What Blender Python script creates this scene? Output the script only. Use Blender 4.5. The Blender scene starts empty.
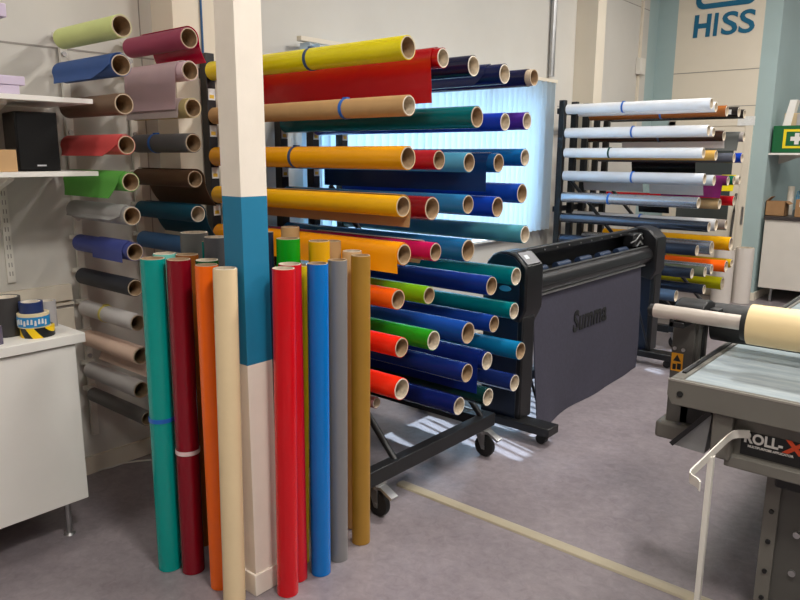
import bpy, bmesh, math, random
from mathutils import Vector, Matrix
random.seed(7)
PI = math.pi
scn = bpy.context.scene
COL = scn.collection

# ------------------------------------------------------------------ camera model
F, PITCH, ROLL, YAW, H = 706.0, math.radians(11.52), math.radians(.3), math.radians(40.35), 1.6
_f = Vector((-math.sin(YAW)*math.cos(PITCH), math.cos(YAW)*math.cos(PITCH), -math.sin(PITCH)))
_r = Vector((math.cos(YAW), math.sin(YAW), 0)); _u = _r.cross(_f)
_c, _s = math.cos(ROLL), math.sin(ROLL)
CR, CU, CF = _c*_r+_s*_u, -_s*_r+_c*_u, _f
def ray(px, py): return CR*((px-400)/F) + CU*((300-py)/F) + CF
O = Vector((0, 0, H))
def ax(px, py, X): d = ray(px, py); return O + d*(X/d.x)          # point of the room at depth X / Y / height z
def ay(px, py, Y): d = ray(px, py); return O + d*(Y/d.y)
def az(px, py, z): d = ray(px, py); return O + d*((z-H)/d.z)

cam = bpy.data.objects.new('camera', bpy.data.cameras.new('camera'))
COL.objects.link(cam); scn.camera = cam
cam.data.lens = F/800*36; cam.data.sensor_width = 36; cam.data.clip_start = .05
m = Matrix.Identity(4)
for i in range(3):
    m[i][0], m[i][1], m[i][2] = CR[i], CU[i], -CF[i]
m.translation = O
cam.matrix_world = m

# ------------------------------------------------------------------ materials
def lin(c):
    return tuple(((v/255)/12.92 if v/255 <= .04045 else ((v/255+.055)/1.055)**2.4) for v in c) + (1,)
MATS = {}
def mat(key, rgb, rough=.5, metal=0, var=0, scale=8, bump=0, coat=0, spec=.5, stretch=None):
    if key in MATS: return MATS[key]
    mt = bpy.data.materials.new(key); mt.use_nodes = True
    nt = mt.node_tree; b = nt.nodes['Principled BSDF']
    b.inputs['Base Color'].default_value = lin(rgb)
    b.inputs['Roughness'].default_value = rough
    b.inputs['Metallic'].default_value = metal
    b.inputs['Specular IOR Level'].default_value = spec
    b.inputs['Coat Weight'].default_value = coat
    b.inputs['Coat Roughness'].default_value = .12
    if var or bump:
        tc = nt.nodes.new('ShaderNodeTexCoord'); mp = nt.nodes.new('ShaderNodeMapping')
        nt.links.new(tc.outputs['Object'], mp.inputs['Vector'])
        if stretch: mp.inputs['Scale'].default_value = stretch
        nz = nt.nodes.new('ShaderNodeTexNoise'); nz.inputs['Scale'].default_value = scale
        nz.inputs['Detail'].default_value = 6; nz.inputs['Roughness'].default_value = .6
        nt.links.new(mp.outputs['Vector'], nz.inputs['Vector'])
        if var:
            cr = nt.nodes.new('ShaderNodeValToRGB')
            c = lin(rgb)
            cr.color_ramp.elements[0].position = .3; cr.color_ramp.elements[1].position = .7
            cr.color_ramp.elements[0].color = tuple(v*(1-var) for v in c[:3])+(1,)
            cr.color_ramp.elements[1].color = tuple(min(1, v*(1+var)) for v in c[:3])+(1,)
            nt.links.new(nz.outputs['Fac'], cr.inputs['Fac'])
            nt.links.new(cr.outputs['Color'], b.inputs['Base Color'])
        if bump:
            bp = nt.nodes.new('ShaderNodeBump'); bp.inputs['Strength'].default_value = bump
            bp.inputs['Distance'].default_value = .004
            nt.links.new(nz.outputs['Fac'], bp.inputs['Height'])
            nt.links.new(bp.outputs['Normal'], b.inputs['Normal'])
    MATS[key] = mt
    return mt
def film(rgb, rough=.24, coat=.1):
    return mat('film_%d_%d_%d' % rgb, rgb, rough, coat=coat, var=.04, scale=5, spec=.4)
def matte(rgb): return mat('matte_%d_%d_%d' % rgb, rgb, .55, var=.05, scale=6, spec=.35)

M_core = mat('cardboard_core', (196, 176, 150), .85, var=.14, scale=30)
M_corew = mat('cardboard_core_pale', (226, 216, 200), .8, var=.1, scale=30)
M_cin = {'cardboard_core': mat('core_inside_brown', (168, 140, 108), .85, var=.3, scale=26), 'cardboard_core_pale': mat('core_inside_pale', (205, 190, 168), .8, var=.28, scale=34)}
M_wall = mat('painted_panel_wall', (204, 200, 192), .85, var=.035, scale=1.6, bump=.08)
M_wallw = mat('white_painted_brickwork', (222, 212, 194), .8, var=.03, scale=2, bump=.1)
M_blue = mat('pale_blue_paint', (164, 184, 184), .8, var=.03, scale=2)
M_black = mat('black_powder_coat', (24, 25, 28), .45, var=.15, scale=20)
M_blackp = mat('black_plastic', (15, 15, 17), .4, var=.1, scale=20)
M_white = mat('white_laminate', (236, 233, 227), .45, var=.02, scale=4)
M_whitem = mat('white_metal', (222, 218, 208), .45, var=.03, scale=10)
M_joint = mat('dark_joint', (150, 144, 137), .9, var=.1)
M_steel = mat('zinc_steel', (178, 178, 178), .32, metal=.9, var=.1, scale=20)
M_rubber = mat('black_rubber', (20, 20, 21), .6, var=.15, scale=25)
M_grey = mat('grey_machine_paint', (104, 101, 94), .5, var=.06, scale=6)
M_greyd = mat('dark_grey_machine_paint', (78, 76, 72), .5, var=.06, scale=6)
M_kraft = mat('kraft_paper', (190, 150, 100), .7, var=.06, scale=14)
M_tie = mat('blue_strap', (25, 100, 190), .45)
M_tied = mat('dark_blue_strap', (40, 70, 110), .5)

# ------------------------------------------------------------------ mesh builder
class MB:
    def __init__(s): s.v = []; s.f = []; s.mi = []
    def add(s, vs, fs, mi=0):
        n = len(s.v); s.v += [tuple(v) for v in vs]
        s.f += [tuple(i+n for i in f) for f in fs]; s.mi += [mi]*len(fs)
        return s
    def box(s, a, b, mi=0):
        x0, y0, z0 = a; x1, y1, z1 = b
        vs = [(x, y, z) for z in (z0, z1) for y in (y0, y1) for x in (x0, x1)]
        return s.add(vs, [(0,2,3,1),(4,5,7,6),(0,1,5,4),(2,6,7,3),(0,4,6,2),(1,3,7,5)], mi)
    def prism(s, pts, axis, a, b, mi=0):
        """polygon pts (2-D) extruded along axis from a to b"""
        def P(p, t):
            return {'x': (t, p[0], p[1]), 'y': (p[0], t, p[1]), 'z': (p[0], p[1], t)}[axis]
        n = len(pts)
        vs = [P(p, a) for p in pts] + [P(p, b) for p in pts]
        fs = [tuple(range(n))[::-1], tuple(range(n, 2*n))]
        fs += [(i, (i+1) % n, (i+1) % n+n, i+n) for i in range(n)]
        return s.add(vs, fs, mi)
    def lathe(s, prof, axis='z', seg=28, o=(0, 0, 0), mi=0, step=0, phase=0, closed=True):
        """prof = closed loop of (t along axis, r); step = lap step that makes a seam"""
        n = len(prof); vs = []; k = seg+1 if step else seg
        for i in range(k):
            a = phase + 2*PI*i/seg
            for t, r in prof:
                rr = r + (step*(1-i/seg) if (step and r > 0) else 0)
                p = {'x': (t, math.cos(a)*rr, math.sin(a)*rr), 'y': (math.sin(a)*rr, t, math.cos(a)*rr),
                     'z': (math.cos(a)*rr, math.sin(a)*rr, t)}[axis]
                vs.append((p[0]+o[0], p[1]+o[1], p[2]+o[2]))
        fs = []
        for i in range(seg):
            j = i+1 if step else (i+1) % seg
            for q in range(n if closed else n-1):
                w = (q+1) % n
                fs.append((i*n+q, j*n+q, j*n+w, i*n+w))
        if step:
            fs.append(tuple(range(n))); fs.append(tuple(seg*n+q for q in range(n))[::-1])
        return s.add(vs, fs, mi)
    def tube(s, axis, a, b, ro, ri, o=(0, 0, 0), seg=28, mi=0, step=0, phase=0, inner=None):
        n = len(s.f)
        s.lathe([(a, ri), (a, ro), (b, ro), (b, ri)], axis, seg, o, mi, step, phase)
        if inner is not None:
            for k in range(n+3, len(s.f), 4): s.mi[k] = inner
        return s
    def cyl(s, p, q, r, r2=None, seg=16, mi=0):
        p, q = Vector(p), Vector(q); d = (q-p).normalized(); r2 = r if r2 is None else r2
        e = d.orthogonal().normalized(); g = d.cross(e)
        vs = [p+(e*math.cos(2*PI*i/seg)+g*math.sin(2*PI*i/seg))*r for i in range(seg)]
        vs += [q+(e*math.cos(2*PI*i/seg)+g*math.sin(2*PI*i/seg))*r2 for i in range(seg)]
        fs = [(i, (i+1) % seg, (i+1) % seg+seg, i+seg) for i in range(seg)]
        fs += [tuple(range(seg))[::-1], tuple(range(seg, 2*seg))]
        return s.add(vs, fs, mi)
    def path(s, pts, r, seg=8, mi=0):
        pts = [Vector(p) for p in pts]; n = len(pts); vs = []
        for i, p in enumerate(pts):
            d = (pts[min(i+1, n-1)]-pts[max(i-1, 0)]).normalized()
            e = d.cross(Vector((0, 0, 1)))
            e = e.normalized() if e.length > .05 else d.cross(Vector((0, 1, 0))).normalized()
            g = d.cross(e)
            vs += [p+(e*math.cos(2*PI*k/seg)+g*math.sin(2*PI*k/seg))*r for k in range(seg)]
        fs = [(i*seg+k, i*seg+(k+1) % seg, (i+1)*seg+(k+1) % seg, (i+1)*seg+k) for i in range(n-1) for k in range(seg)]
        fs += [tuple(range(seg))[::-1], tuple(range((n-1)*seg, n*seg))]
        return s.add(vs, fs, mi)
    def ribbon(s, pts, wvec, th, mi=0):
        """flat bar: centre line pts, half width vector wvec, thickness th"""
        pts = [Vector(p) for p in pts]; w = Vector(wvec); n = len(pts); vs = []
        for i, p in enumerate(pts):
            d = (pts[min(i+1, n-1)]-pts[max(i-1, 0)]).normalized()
            t = d.cross(w).normalized()*(th/2)
            vs += [p-w-t, p+w-t, p+w+t, p-w+t]
        fs = [(i*4+k, i*4+(k+1) % 4, (i+1)*4+(k+1) % 4, (i+1)*4+k) for i in range(n-1) for k in range(4)]
        fs += [(3, 2, 1, 0), tuple((n-1)*4+k for k in range(4))]
        return s.add(vs, fs, mi)
    def mesh(s, name, mats, smooth=35):
        me = bpy.data.meshes.new(name)
        me.from_pydata(s.v, [], s.f)
        bm = bmesh.new(); bm.from_mesh(me)
        bmesh.ops.recalc_face_normals(bm, faces=bm.faces); bm.to_mesh(me); bm.free()
        for i, p in enumerate(me.polygons): p.material_index = s.mi[i]; p.use_smooth = True
        me.set_sharp_from_angle(angle=math.radians(smooth))
        for mm in (mats if isinstance(mats, (list, tuple)) else [mats]): me.materials.append(mm)
        return me
    def build(s, name, mats, parent=None, loc=None, bevel=0, label=None, smooth=35):
        o = bpy.data.objects.new(name, s.mesh(name, mats, smooth)); COL.objects.link(o)
        if parent: o.parent = parent
        if loc is not None: o.location = loc
        if bevel:
            md = o.modifiers.new('bevel', 'BEVEL'); md.width = bevel; md.segments = 2
            md.limit_method = 'ANGLE'; md.angle_limit = math.radians(40)
        if label: o['label'] = label
        return o
def thing(name, label, cat, loc=(0, 0, 0), rz=0, group=None):
    o = bpy.data.objects.new(name, None); COL.objects.link(o); o.empty_display_size = .1
    o.location = loc; o.rotation_euler = (0, 0, rz)
    o['label'] = label; o['category'] = cat
    if group: o['group'] = group
    return o
def tag(o, label, cat, group=None):
    o['label'] = label; o['category'] = cat
    if group: o['group'] = group
    return o
def struct(name, mb, mats, parent=None, bevel=0):
    o = mb.build(name, mats, parent, bevel=bevel)
    if not parent: o['kind'] = 'structure'
    return o
def text_mesh(name, body, size, mt, parent, matrix, depth=.004, bold=0, shear=0, wscale=1, spacing=1):
    c = bpy.data.curves.new('lettering', 'FONT'); c.body = body; c.size = size; c.extrude = depth/2
    c.offset = bold; c.shear = shear; c.space_character = spacing; c.resolution_u = 4
    t = bpy.data.objects.new('lettering_source', c); COL.objects.link(t)
    bpy.context.view_layer.update()
    dg = bpy.context.evaluated_depsgraph_get()
    me = bpy.data.meshes.new_from_object(t.evaluated_get(dg))
    bpy.data.objects.remove(t); bpy.data.curves.remove(c)
    for v in me.vertices: v.co.x *= wscale
    me.transform(matrix); me.materials.clear(); me.materials.append(mt)
    o = bpy.data.objects.new(name, me); COL.objects.link(o)
    if parent: o.parent = parent
    return o
def frame_mat(origin, xdir, ydir):
    x, y = Vector(xdir).normalized(), Vector(ydir).normalized(); z = x.cross(y)
    mm = Matrix.Identity(4)
    for i in range(3): mm[i][0], mm[i][1], mm[i][2] = x[i], y[i], z[i]
    mm.translation = Vector(origin)
    return mm

# ------------------------------------------------------------------ the room
XL, YF, ZC = -3.39, 8.66, 4.0          # left wall, far wall, ceiling
XC = -2.06                              # corner where the far wall ends and the side passage begins
XR, YB, YP = 3.6, -2.6, 12.4

# floor
fm = bpy.data.materials.new('mottled_linoleum'); fm.use_nodes = True
nt = fm.node_tree; b = nt.nodes['Principled BSDF']; b.inputs['Roughness'].default_value = .33
tc = nt.nodes.new('ShaderNodeTexCoord')
n1 = nt.nodes.new('ShaderNodeTexNoise'); n1.inputs['Scale'].default_value = 3.2; n1.inputs['Detail'].default_value = 9; n1.inputs['Roughness'].default_value = .72
n2 = nt.nodes.new('ShaderNodeTexNoise'); n2.inputs['Scale'].default_value = 22; n2.inputs['Detail'].default_value = 7; n2.inputs['Roughness'].default_value = .7; n2.inputs['Distortion'].default_value = .6
for n in (n1, n2): nt.links.new(tc.outputs['Object'], n.inputs['Vector'])
mx = nt.nodes.new('ShaderNodeMix'); mx.data_type = 'FLOAT'; mx.inputs[0].default_value = .5
nt.links.new(n1.outputs['Fac'], mx.inputs[2]); nt.links.new(n2.outputs['Fac'], mx.inputs[3])
cr = nt.nodes.new('ShaderNodeValToRGB')
cr.color_ramp.elements[0].position = .33; cr.color_ramp.elements[0].color = lin((113, 105, 110))
cr.color_ramp.elements[1].position = .66; cr.color_ramp.elements[1].color = lin((151, 142, 146))
nt.links.new(mx.outputs[0], cr.inputs['Fac']); nt.links.new(cr.outputs['Color'], b.inputs['Base Color'])
bp = nt.nodes.new('ShaderNodeBump'); bp.inputs['Strength'].default_value = .06; bp.inputs['Distance'].default_value = .003
nt.links.new(n2.outputs['Fac'], bp.inputs['Height']); nt.links.new(bp.outputs['Normal'], b.inputs['Normal'])
struct('floor', MB().box((XL-.2, YB-.2, -.1), (XR+.2, YP+.2, 0)), fm)

M_ceil = mat('ceiling_paint', (215, 212, 206), .9, var=.02)
struct('ceiling', MB().box((XL-.2, YB-.2, ZC), (XR+.2, YP+.2, ZC+.1)), M_ceil)

# window opening in the left wall
WY0, WY1, WZ0, WZ1 = 3.05, 5.76, .88, 2.16
w = MB()
w.box((XL-.2, YB-.2, 0), (XL, WY0, ZC)); w.box((XL-.2, WY1, 0), (XL, YF-.28, ZC))
w.box((XL-.2, WY0, 0), (XL, WY1, WZ0)); w.box((XL-.2, WY0, WZ1), (XL, WY1, ZC))
w.box((XL-.2, YF-.28, 0), (XL, YF+.2, ZC), 1)
struct('wall_left', w, [M_wall, M_blue])
w = MB()
w.box((XL-.2, YF, 0), (-3.165, YF+.2, ZC), 1)
w.box((-3.165, YF, 0), (-2.235, YF+.2, ZC), 0)
w.box((-2.235, YF, 0), (XC, YF+.2, ZC), 1)
w.box((XC-.2, YF+.2, 0), (XC, YP+.2, ZC), 1)
struct('wall_far', w, [M_wallw, M_blue])
struct('wall_passage', MB().box((XC, YP, 0), (XR+.2, YP+.2, ZC)), M_blue)
M_wallr = mat('fill_cutting_unseen_wall', (150, 146, 142), .85, var=.2, scale=.8)  # unseen walls made darker and mottled to cut bounced fill light; no stock modelled
struct('wall_right', MB().box((XR, YB, 0), (XR+.2, YP, ZC)), M_wallr)
struct('wall_back', MB().box((XL, YB-.2, 0), (XR+.2, YB, ZC)), M_wallr)
# pilasters along the left wall
struct('trim_1', MB().box((XL, 2.05, 0), (-3.2, 2.42, ZC)), M_wallw)
struct('trim_2', MB().box((XL, 6.6, 0), (-3.17, 6.78, ZC)), M_wallw)
# panel joints
g = MB()
for z in (2.075, 3.245):
    g.box((XL, YB, z-.004), (XL+.002, 2.05, z+.004)); g.box((XL, 6.30, z-.004), (XL+.002, 6.6, z+.004)); g.box((XL, 6.78, z-.004), (XL+.002, YF-.28, z+.004))
g.box((XL, 2.42, 3.239), (XL+.003, 6.6, 3.251))
g.box((XL, 1.98, 0), (XL+.002, 1.985, ZC)); g.box((XL, 8.18, 0), (XL+.003, 8.19, ZC))
g.box((-3.165, YF-.003, 2.555), (-2.235, YF, 2.563)); g.box((-3.165, YF-.003, 2.165), (-2.235, YF, 2.172))
struct('trim_3', g, M_joint)
# skirtings
struct('baseboard_left', MB().box((XL, YB, 0), (XL+.018, 2.05, .09)).box((XL, 2.42, 0), (XL+.018, 6.6, .09)).box((XL, 6.78, 0), (XL+.018, YF, .09)), M_wallw)
struct('baseboard_far', MB().box((-2.235, YF-.018, 0), (XC+.018, YF, .09)).box((XC, YF, 0), (XC+.018, YP, .09)), M_wallw)
# dado trunking behind the cabinet
t = thing('cable_trunking', 'cream plastic cable trunking along the wall just above the white worktop', 'trunking', (XL+.001, 0, .72))
MB().box((0, YB+.05, 0), (.035, 1.52, .16)).build('trunking_body', M_wallw, t, bevel=.004)
MB().box((.0, YB+.05, .175), (.04, 1.52, .186)).box((.0, YB+.05, .196), (.03, 1.52, .27)).build('trunking_cover', M_wallw, t)
MB().box((.0, YB+.05, .161), (.03, 1.52, .174)).build('cable_slot', M_joint, t)

# window: frame, mullions, glass
gm = bpy.data.materials.new('window_glass'); gm.use_nodes = True
nt = gm.node_tree; nt.nodes.remove(nt.nodes['Principled BSDF'])
tr = nt.nodes.new('ShaderNodeBsdfTransparent'); tr.inputs['Color'].default_value = (.93, .97, .98, 1)
gl = nt.nodes.new('ShaderNodeBsdfGlossy'); gl.inputs['Roughness'].default_value = .03
ms = nt.nodes.new('ShaderNodeMixShader'); ms.inputs[0].default_value = .05
nt.links.new(tr.outputs[0], ms.inputs[1]); nt.links.new(gl.outputs[0], ms.inputs[2])
nt.links.new(ms.outputs[0], nt.nodes['Material Output'].inputs[0])
wf = MB()
X0, X1 = XL-.14, XL-.08
wf.box((X0, WY0, WZ0), (X1, WY0+.05, WZ1)).box((X0, WY1-.05, WZ0), (X1, WY1, WZ1))
wf.box((X0, WY0, WZ0), (X1, WY1, WZ0+.05)).box((X0, WY0, WZ1-.05), (X1, WY1, WZ1))
for y in (3.95, 4.86): wf.box((X0, y-.025, WZ0), (X1, y+.025, WZ1))
wn = struct('window_1', wf, M_whitem)
MB().box((XL-.115, WY0+.04, WZ0+.04), (XL-.11, WY1-.04, WZ1-.04)).build('pane', gm, wn)
MB().box((XL-.08, WY0, WZ0-.0), (XL+.06, WY1, WZ0+.02)).build('window_sill', M_white, wn)

# vertical blind
bmn = bpy.data.materials.new('blind_fabric'); bmn.use_nodes = True
nt = bmn.node_tree; nt.nodes.remove(nt.nodes['Principled BSDF'])
df = nt.nodes.new('ShaderNodeBsdfDiffuse'); df.inputs['Color'].default_value = (.75, .79, .82, 1)
tl = nt.nodes.new('ShaderNodeBsdfTranslucent'); tl.inputs['Color'].default_value = (.68, .8, .88, 1)
nz = nt.nodes.new('ShaderNodeTexNoise'); nz.inputs['Scale'].default_value = 3
mr = nt.nodes.new('ShaderNodeMapRange'); mr.inputs['To Min'].default_value = .42; mr.inputs['To Max'].default_value = .52
ms = nt.nodes.new('ShaderNodeMixShader')
nt.links.new(nz.outputs['Fac'], mr.inputs['Value']); nt.links.new(mr.outputs[0], ms.inputs[0])
nt.links.new(df.outputs[0], ms.inputs[1]); nt.links.new(tl.outputs[0], ms.inputs[2])
nt.links.new(ms.outputs[0], nt.nodes['Material Output'].inputs[0])
bl = thing('vertical_blind', 'white vertical slat blind glowing blue over the window behind the vinyl rolls', 'blind', (XL+.09, 2.95, .93))
MB().box((-.02, 0, 1.333), (.02, 3.14, 1.362)).build('headrail', M_wallw, bl, bevel=.003)
sm = MB(); ang = math.radians(0); n = 0
y = .05
while y < 3.12:
    dx, dy = math.cos(ang)*.0445, math.sin(ang)*.0445
    nx, ny = -dy/.0445*.0006, dx/.0445*.0006
    pts = []
    for k in range(5):
        q = -1+k*.5; bow = (1-q*q)*.006
        pts.append((dx*q - dy/.0445*bow, y+dy*q + dx/.0445*bow))
    poly = [(p[0]+nx, p[1]+ny) for p in pts] + [(p[0]-nx, p[1]-ny) for p in pts[::-1]]
    sm.prism(poly, 'z', 0, 1.33)
    y += .079; n += 1
sm.build('slats', bmn, bl)

# door in the far wall
dr = struct('door_1', MB().box((-3.16, YF-.03, 0), (-3.08, YF, 2.02)).box((-2.31, YF-.03, 0), (-2.235, YF, 2.02)).box((-3.16, YF-.03, 1.95), (-2.235, YF, 2.02)), M_wallw, bevel=.004)
M_dglass = mat('dark_door_glass', (70, 76, 76), .12, var=.1, scale=1)
MB().box((-3.08, YF-.022, .01), (-2.31, YF-.004, .1)).box((-3.08, YF-.022, .1), (-3.0, YF-.004, 1.95)).box((-2.41, YF-.022, .1), (-2.31, YF-.004, 1.95)).box((-3.0, YF-.022, .62), (-2.41, YF-.004, .78)).box((-3.0, YF-.022, 1.85), (-2.41, YF-.004, 1.95)).box((-3.0, YF-.022, .1), (-2.41, YF-.004, .62)).build('door_leaf', M_wallw, dr)
MB().box((-3.0, YF-.018, .78), (-2.41, YF-.012, 1.85)).build('pane', M_dglass, dr)
hb = MB().path([(-2.335, YF-.03, 1.2), (-2.33, YF-.06, 1.16), (-2.33, YF-.075, 1.0), (-2.34, YF-.075, .75), (-2.345, YF-.06, .6), (-2.345, YF-.03, .57)], .014)
hb.build('door_handle', M_greyd, dr)
MB().box((-2.265, YF-.036, .86), (-2.24, YF-.03, 1.06)).build('lock_plate', M_steel, dr)

# ------------------------------------------------------------------ wall lettering
M_logo = mat('blue_wall_lettering', (10, 98, 132), .5, var=.03)
lg = thing('wall_logo', 'blue box emblem over the letters HISS painted high on the cream wall', 'sign', (-2.66, YF-.002, 2.9))
yl = YF-.006
for ch, x0, x1 in (('H', -2.975, -2.805), ('I', -2.757, -2.729), ('S', -2.672, -2.522), ('S', -2.49, -2.345)):
    o = text_mesh('letter', ch, .335, M_logo, None, Matrix.Identity(4), depth=.004, bold=.012 if ch == 'H' else .006, shear=.03)
    xs = [v.co.x for v in o.data.vertices]; ys = [v.co.y for v in o.data.vertices]
    sx = (x1-x0+.02)/(max(xs)-min(xs)); sy = .245/(max(ys)-min(ys))
    for v in o.data.vertices:
        v.co = Vector(((v.co.x-min(xs))*sx, (v.co.y-min(ys))*sy, v.co.z))
    o.data.transform(frame_mat((x0+2.66, -.004, .04), (1, 0, 0), (0, 0, 1)))
    o.parent = lg
em = MB()
def rrect(x0, z0, x1, z1, r, n=6):
    pts = []
    for cx, cz, a0 in ((x1-r, z1-r, 0), (x0+r, z1-r, PI/2), (x0+r, z0+r, PI), (x1-r, z0+r, 1.5*PI)):
        for k in range(n+1):
            a = a0+PI/2*k/n; pts.append((cx+math.cos(a)*r, cz+math.sin(a)*r))
    return pts
oo = rrect(-.31, .34, .33, .82, .09); ii = rrect(-.255, .395, .275, .765, .05)
n = len(oo)
vs = [(p[0], 0, p[1]) for p in oo]+[(p[0], 0, p[1]) for p in ii]+[(p[0], -.006, p[1]) for p in oo]+[(p[0], -.006, p[1]) for p in ii]
fs = []
for i in range(n):
    j = (i+1) % n
    fs += [(i, j, n+j, n+i), (2*n+i, 2*n+j, 3*n+j, 3*n+i), (i, j, 2*n+j, 2*n+i), (n+i, n+j, 3*n+j, 3*n+i)]
em.add(vs, fs).build('emblem', M_logo, lg)
text_letters = None

# ------------------------------------------------------------------ small things on the walls
t = thing('conduit_pipe', 'grey conduit pipe running up the wall beside the blind', 'pipe', (XL+.03, 6.1, 2.33))
MB().cyl((0, 0, 0), (0, 0, 1.66), .028).build('pipe', M_steel, t)
MB().box((-.03, -.04, .68), (.035, .04, .71)).build('pipe_clip', M_whitem, t)
t = thing('cable_conduit', 'thin cream cable conduit with a small switch box on the wall before the blue stripe', 'conduit', (XL+.001, 8.15, 1.9))
MB().box((0, -.02, 0), (.022, .02, 2.05)).build('conduit', M_wallw, t)
MB().box((0, -.07, .62), (.06, .07, .8)).build('switch_box', M_whitem, t, bevel=.008)
# ------------------------------------------------------------------ rolls
def flap(parent, name, mt, r, s, drop, xa, xb, flare=.25, slant=0, start=100, label=None, curl=0):
    """hanging loose end: from the top of the roll over side s (-1 towards camera, +1 away), then down"""
    R = r+.004; pts = []
    for k in range(8):
        a = math.radians(start - start*k/7); pts.append((s*math.cos(a)*R, math.sin(a)*R))
    m_ = 10
    for k in range(1, m_+1):
        q = k/m_; pts.append((s*(R+flare*drop*q*q - curl*q*(1-q)), -drop*q))
    th = .0016; n = len(pts); vs = []
    for i, p in enumerate(pts):
        a, b_ = pts[max(i-1, 0)], pts[min(i+1, n-1)]
        d = Vector((b_[0]-a[0], b_[1]-a[1])).normalized(); nn = Vector((d.y, -d.x))*th/2
        q = max(0, i-7)/m_
        for (x, sg) in ((xa+slant*.3*q, 1), (xb-slant*q, 1), (xb-slant*q, -1), (xa+slant*.3*q, -1)):
            vs.append((x, p[0]+nn.x*sg, p[1]+nn.y*sg))
    fs = [(i*4+k, i*4+(k+1) % 4, (i+1)*4+(k+1) % 4, (i+1)*4+k) for i in range(n-1) for k in range(4)]
    fs += [(3, 2, 1, 0), tuple((n-1)*4+k for k in range(4))]
    o = MB().add(vs, fs).build(name, mt, parent, smooth=60)
    if label: o['label'] = label
    return o
CACHE = {}
def hroll(name, label, x0, x1, y, z, r, mt, group, core=M_core, ri=.84, tie=None, tiemat=None, wall=.0034, inner=0, seam=1.2, cat='roll'):
    """roll lying along X from x0 (far end) to x1 (near end); returns (thing, z of its peg)"""
    L = x1-x0
    t = thing(name, label, cat, (x0, y, z-r), 0, group)
    o = (0, 0, r)
    MB().tube('x', 0, L-inner, r-.0012, r-wall, o, 32, step=.0012, phase=seam).build('film', mt, t)
    MB().tube('x', -.003, L+.0015, r-wall, r*ri, o, 32, inner=1).build('core', [core, M_cin[core.name]], t)
    if tie is not None:
        if not isinstance(tie, (list, tuple)): tie = [tie]
        for q in tie:
            mb = MB(); c = Vector((L*q, 0, r))
            mb.tube('x', L*q-.008, L*q+.008, r+.0022, r+.0002, o, 32)
            k = MB().mesh
            mb.box((L*q-.01, -.012, 2*r), (L*q+.01, .012, 2*r+.006))
            mb.build('tie', tiemat or M_tie, t)
    return t
def vroll(label, x, y, r, h, mt, group, core=M_core, wall=.0034, lean=(0, 0), seam=-2.0, name='vinyl_roll', bands=()):
    t = thing(name, label, 'roll', (x, y, .0015), 0, group)
    t.rotation_euler = (lean[0], lean[1], 0)
    MB().tube('z', 0, h, r-.0015, r-wall, seg=36, step=.0015, phase=seam).build('film', mt, t)
    MB().tube('z', .001, h+.0015, r-wall, r*.85, seg=36, inner=1).build('core', [core, M_cin[core.name]], t)
    for z, mm in bands:
        MB().tube('z', z-.008, z+.008, r+.0016, r+.0001, seg=36).build('tape_band', mm, t)
    return t

# ------------------------------------------------------------------ wheeled racks
def caster(parent, x, y, brake=1):
    c = MB()
    c.box((-.035, -.035, .15), (.035, .035, .16))
    c.cyl((0, 0, .125), (0, 0, .151), .024)
    for s in (-1, 1):
        c.prism([(-.028, .13), (.028, .13), (.03, .045), (.012, .045)], 'y', s*.021-.0025, s*.021+.0025)
    c.cyl((.02, -.028, .06), (.02, .028, .06), .01)
    f_ = c.build('caster', M_steel, parent, (x, y, 0))
    MB().lathe([(-.017, 0), (-.017, .045), (-.013, .057), (0, .06), (.013, .057), (.017, .045), (.017, 0)], 'y', 28, (.02, 0, .06), closed=False).build('wheel', M_rubber, f_)
    if brake:
        MB().prism([(.02, .148), (.05, .15), (.115, .118), (.11, .106), (.05, .136), (.02, .134)], 'y', -.022, .022).build('brake_lever', M_steel, f_)
    return f_
def rack(name, label, ys, ybar0, ybar1, braces, fine=True, tags=()):
    t = thing(name, label, 'rack', (-2.5, (ys[0]+ys[-1])/2, 0))
    ox, oy = -2.5, (ys[0]+ys[-1])/2
    for y in ys:
        MB().box((-3.18-ox, y-.026-oy, .21), (-3.125-ox, y+.026-oy, 2.1)).build('post', M_black, t, bevel=.003)
    MB().box((-3.19-ox, ybar0-oy, .15), (-3.12-ox, max(ybar1, ys[-1]+.03)-oy, .21)).build('back_bar', M_black, t, bevel=.003)
    MB().box((-3.2-ox, ys[0]-.02-oy, 1.98), (-3.18-ox, ys[-1]+.02-oy, 2.03)).box((-3.2-ox, ys[0]-.02-oy, 1.1), (-3.18-ox, ys[-1]+.02-oy, 1.15)).build('cross_bar', M_black, t)
    MB().box((-2.02-ox, ybar0-oy, .16), (-1.965-ox, ybar1-oy, .232)).build('front_bar', M_black, t, bevel=.003)
    for y in (ybar0, ybar1-.06):
        MB().box((-3.12-ox, y-oy, .15), (-2.02-ox, y+.06-oy, .21)).build('side_bar', M_black, t, bevel=.003)
    for y in braces:
        MB().cyl((-1.99-ox, y-oy, .22), (-3.13-ox, y-oy, 1.42), .016).build('brace', M_black, t)
    for x in (-3.12, -2.0):
        for y in (ybar0+.09, ybar1-.07):
            caster(t, x-ox, y-oy)
    return t, ox, oy
def peg(rk, x0, y, z, r, L, ri=.84, pr=.012, mt=M_black):
    t, ox, oy = rk
    MB().cyl((x0-ox, y-oy, z+r*ri-pr-.001), (x0-ox+L, y-oy, z+r*ri-pr-.001), pr, seg=10).build('peg', mt, t)

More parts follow.
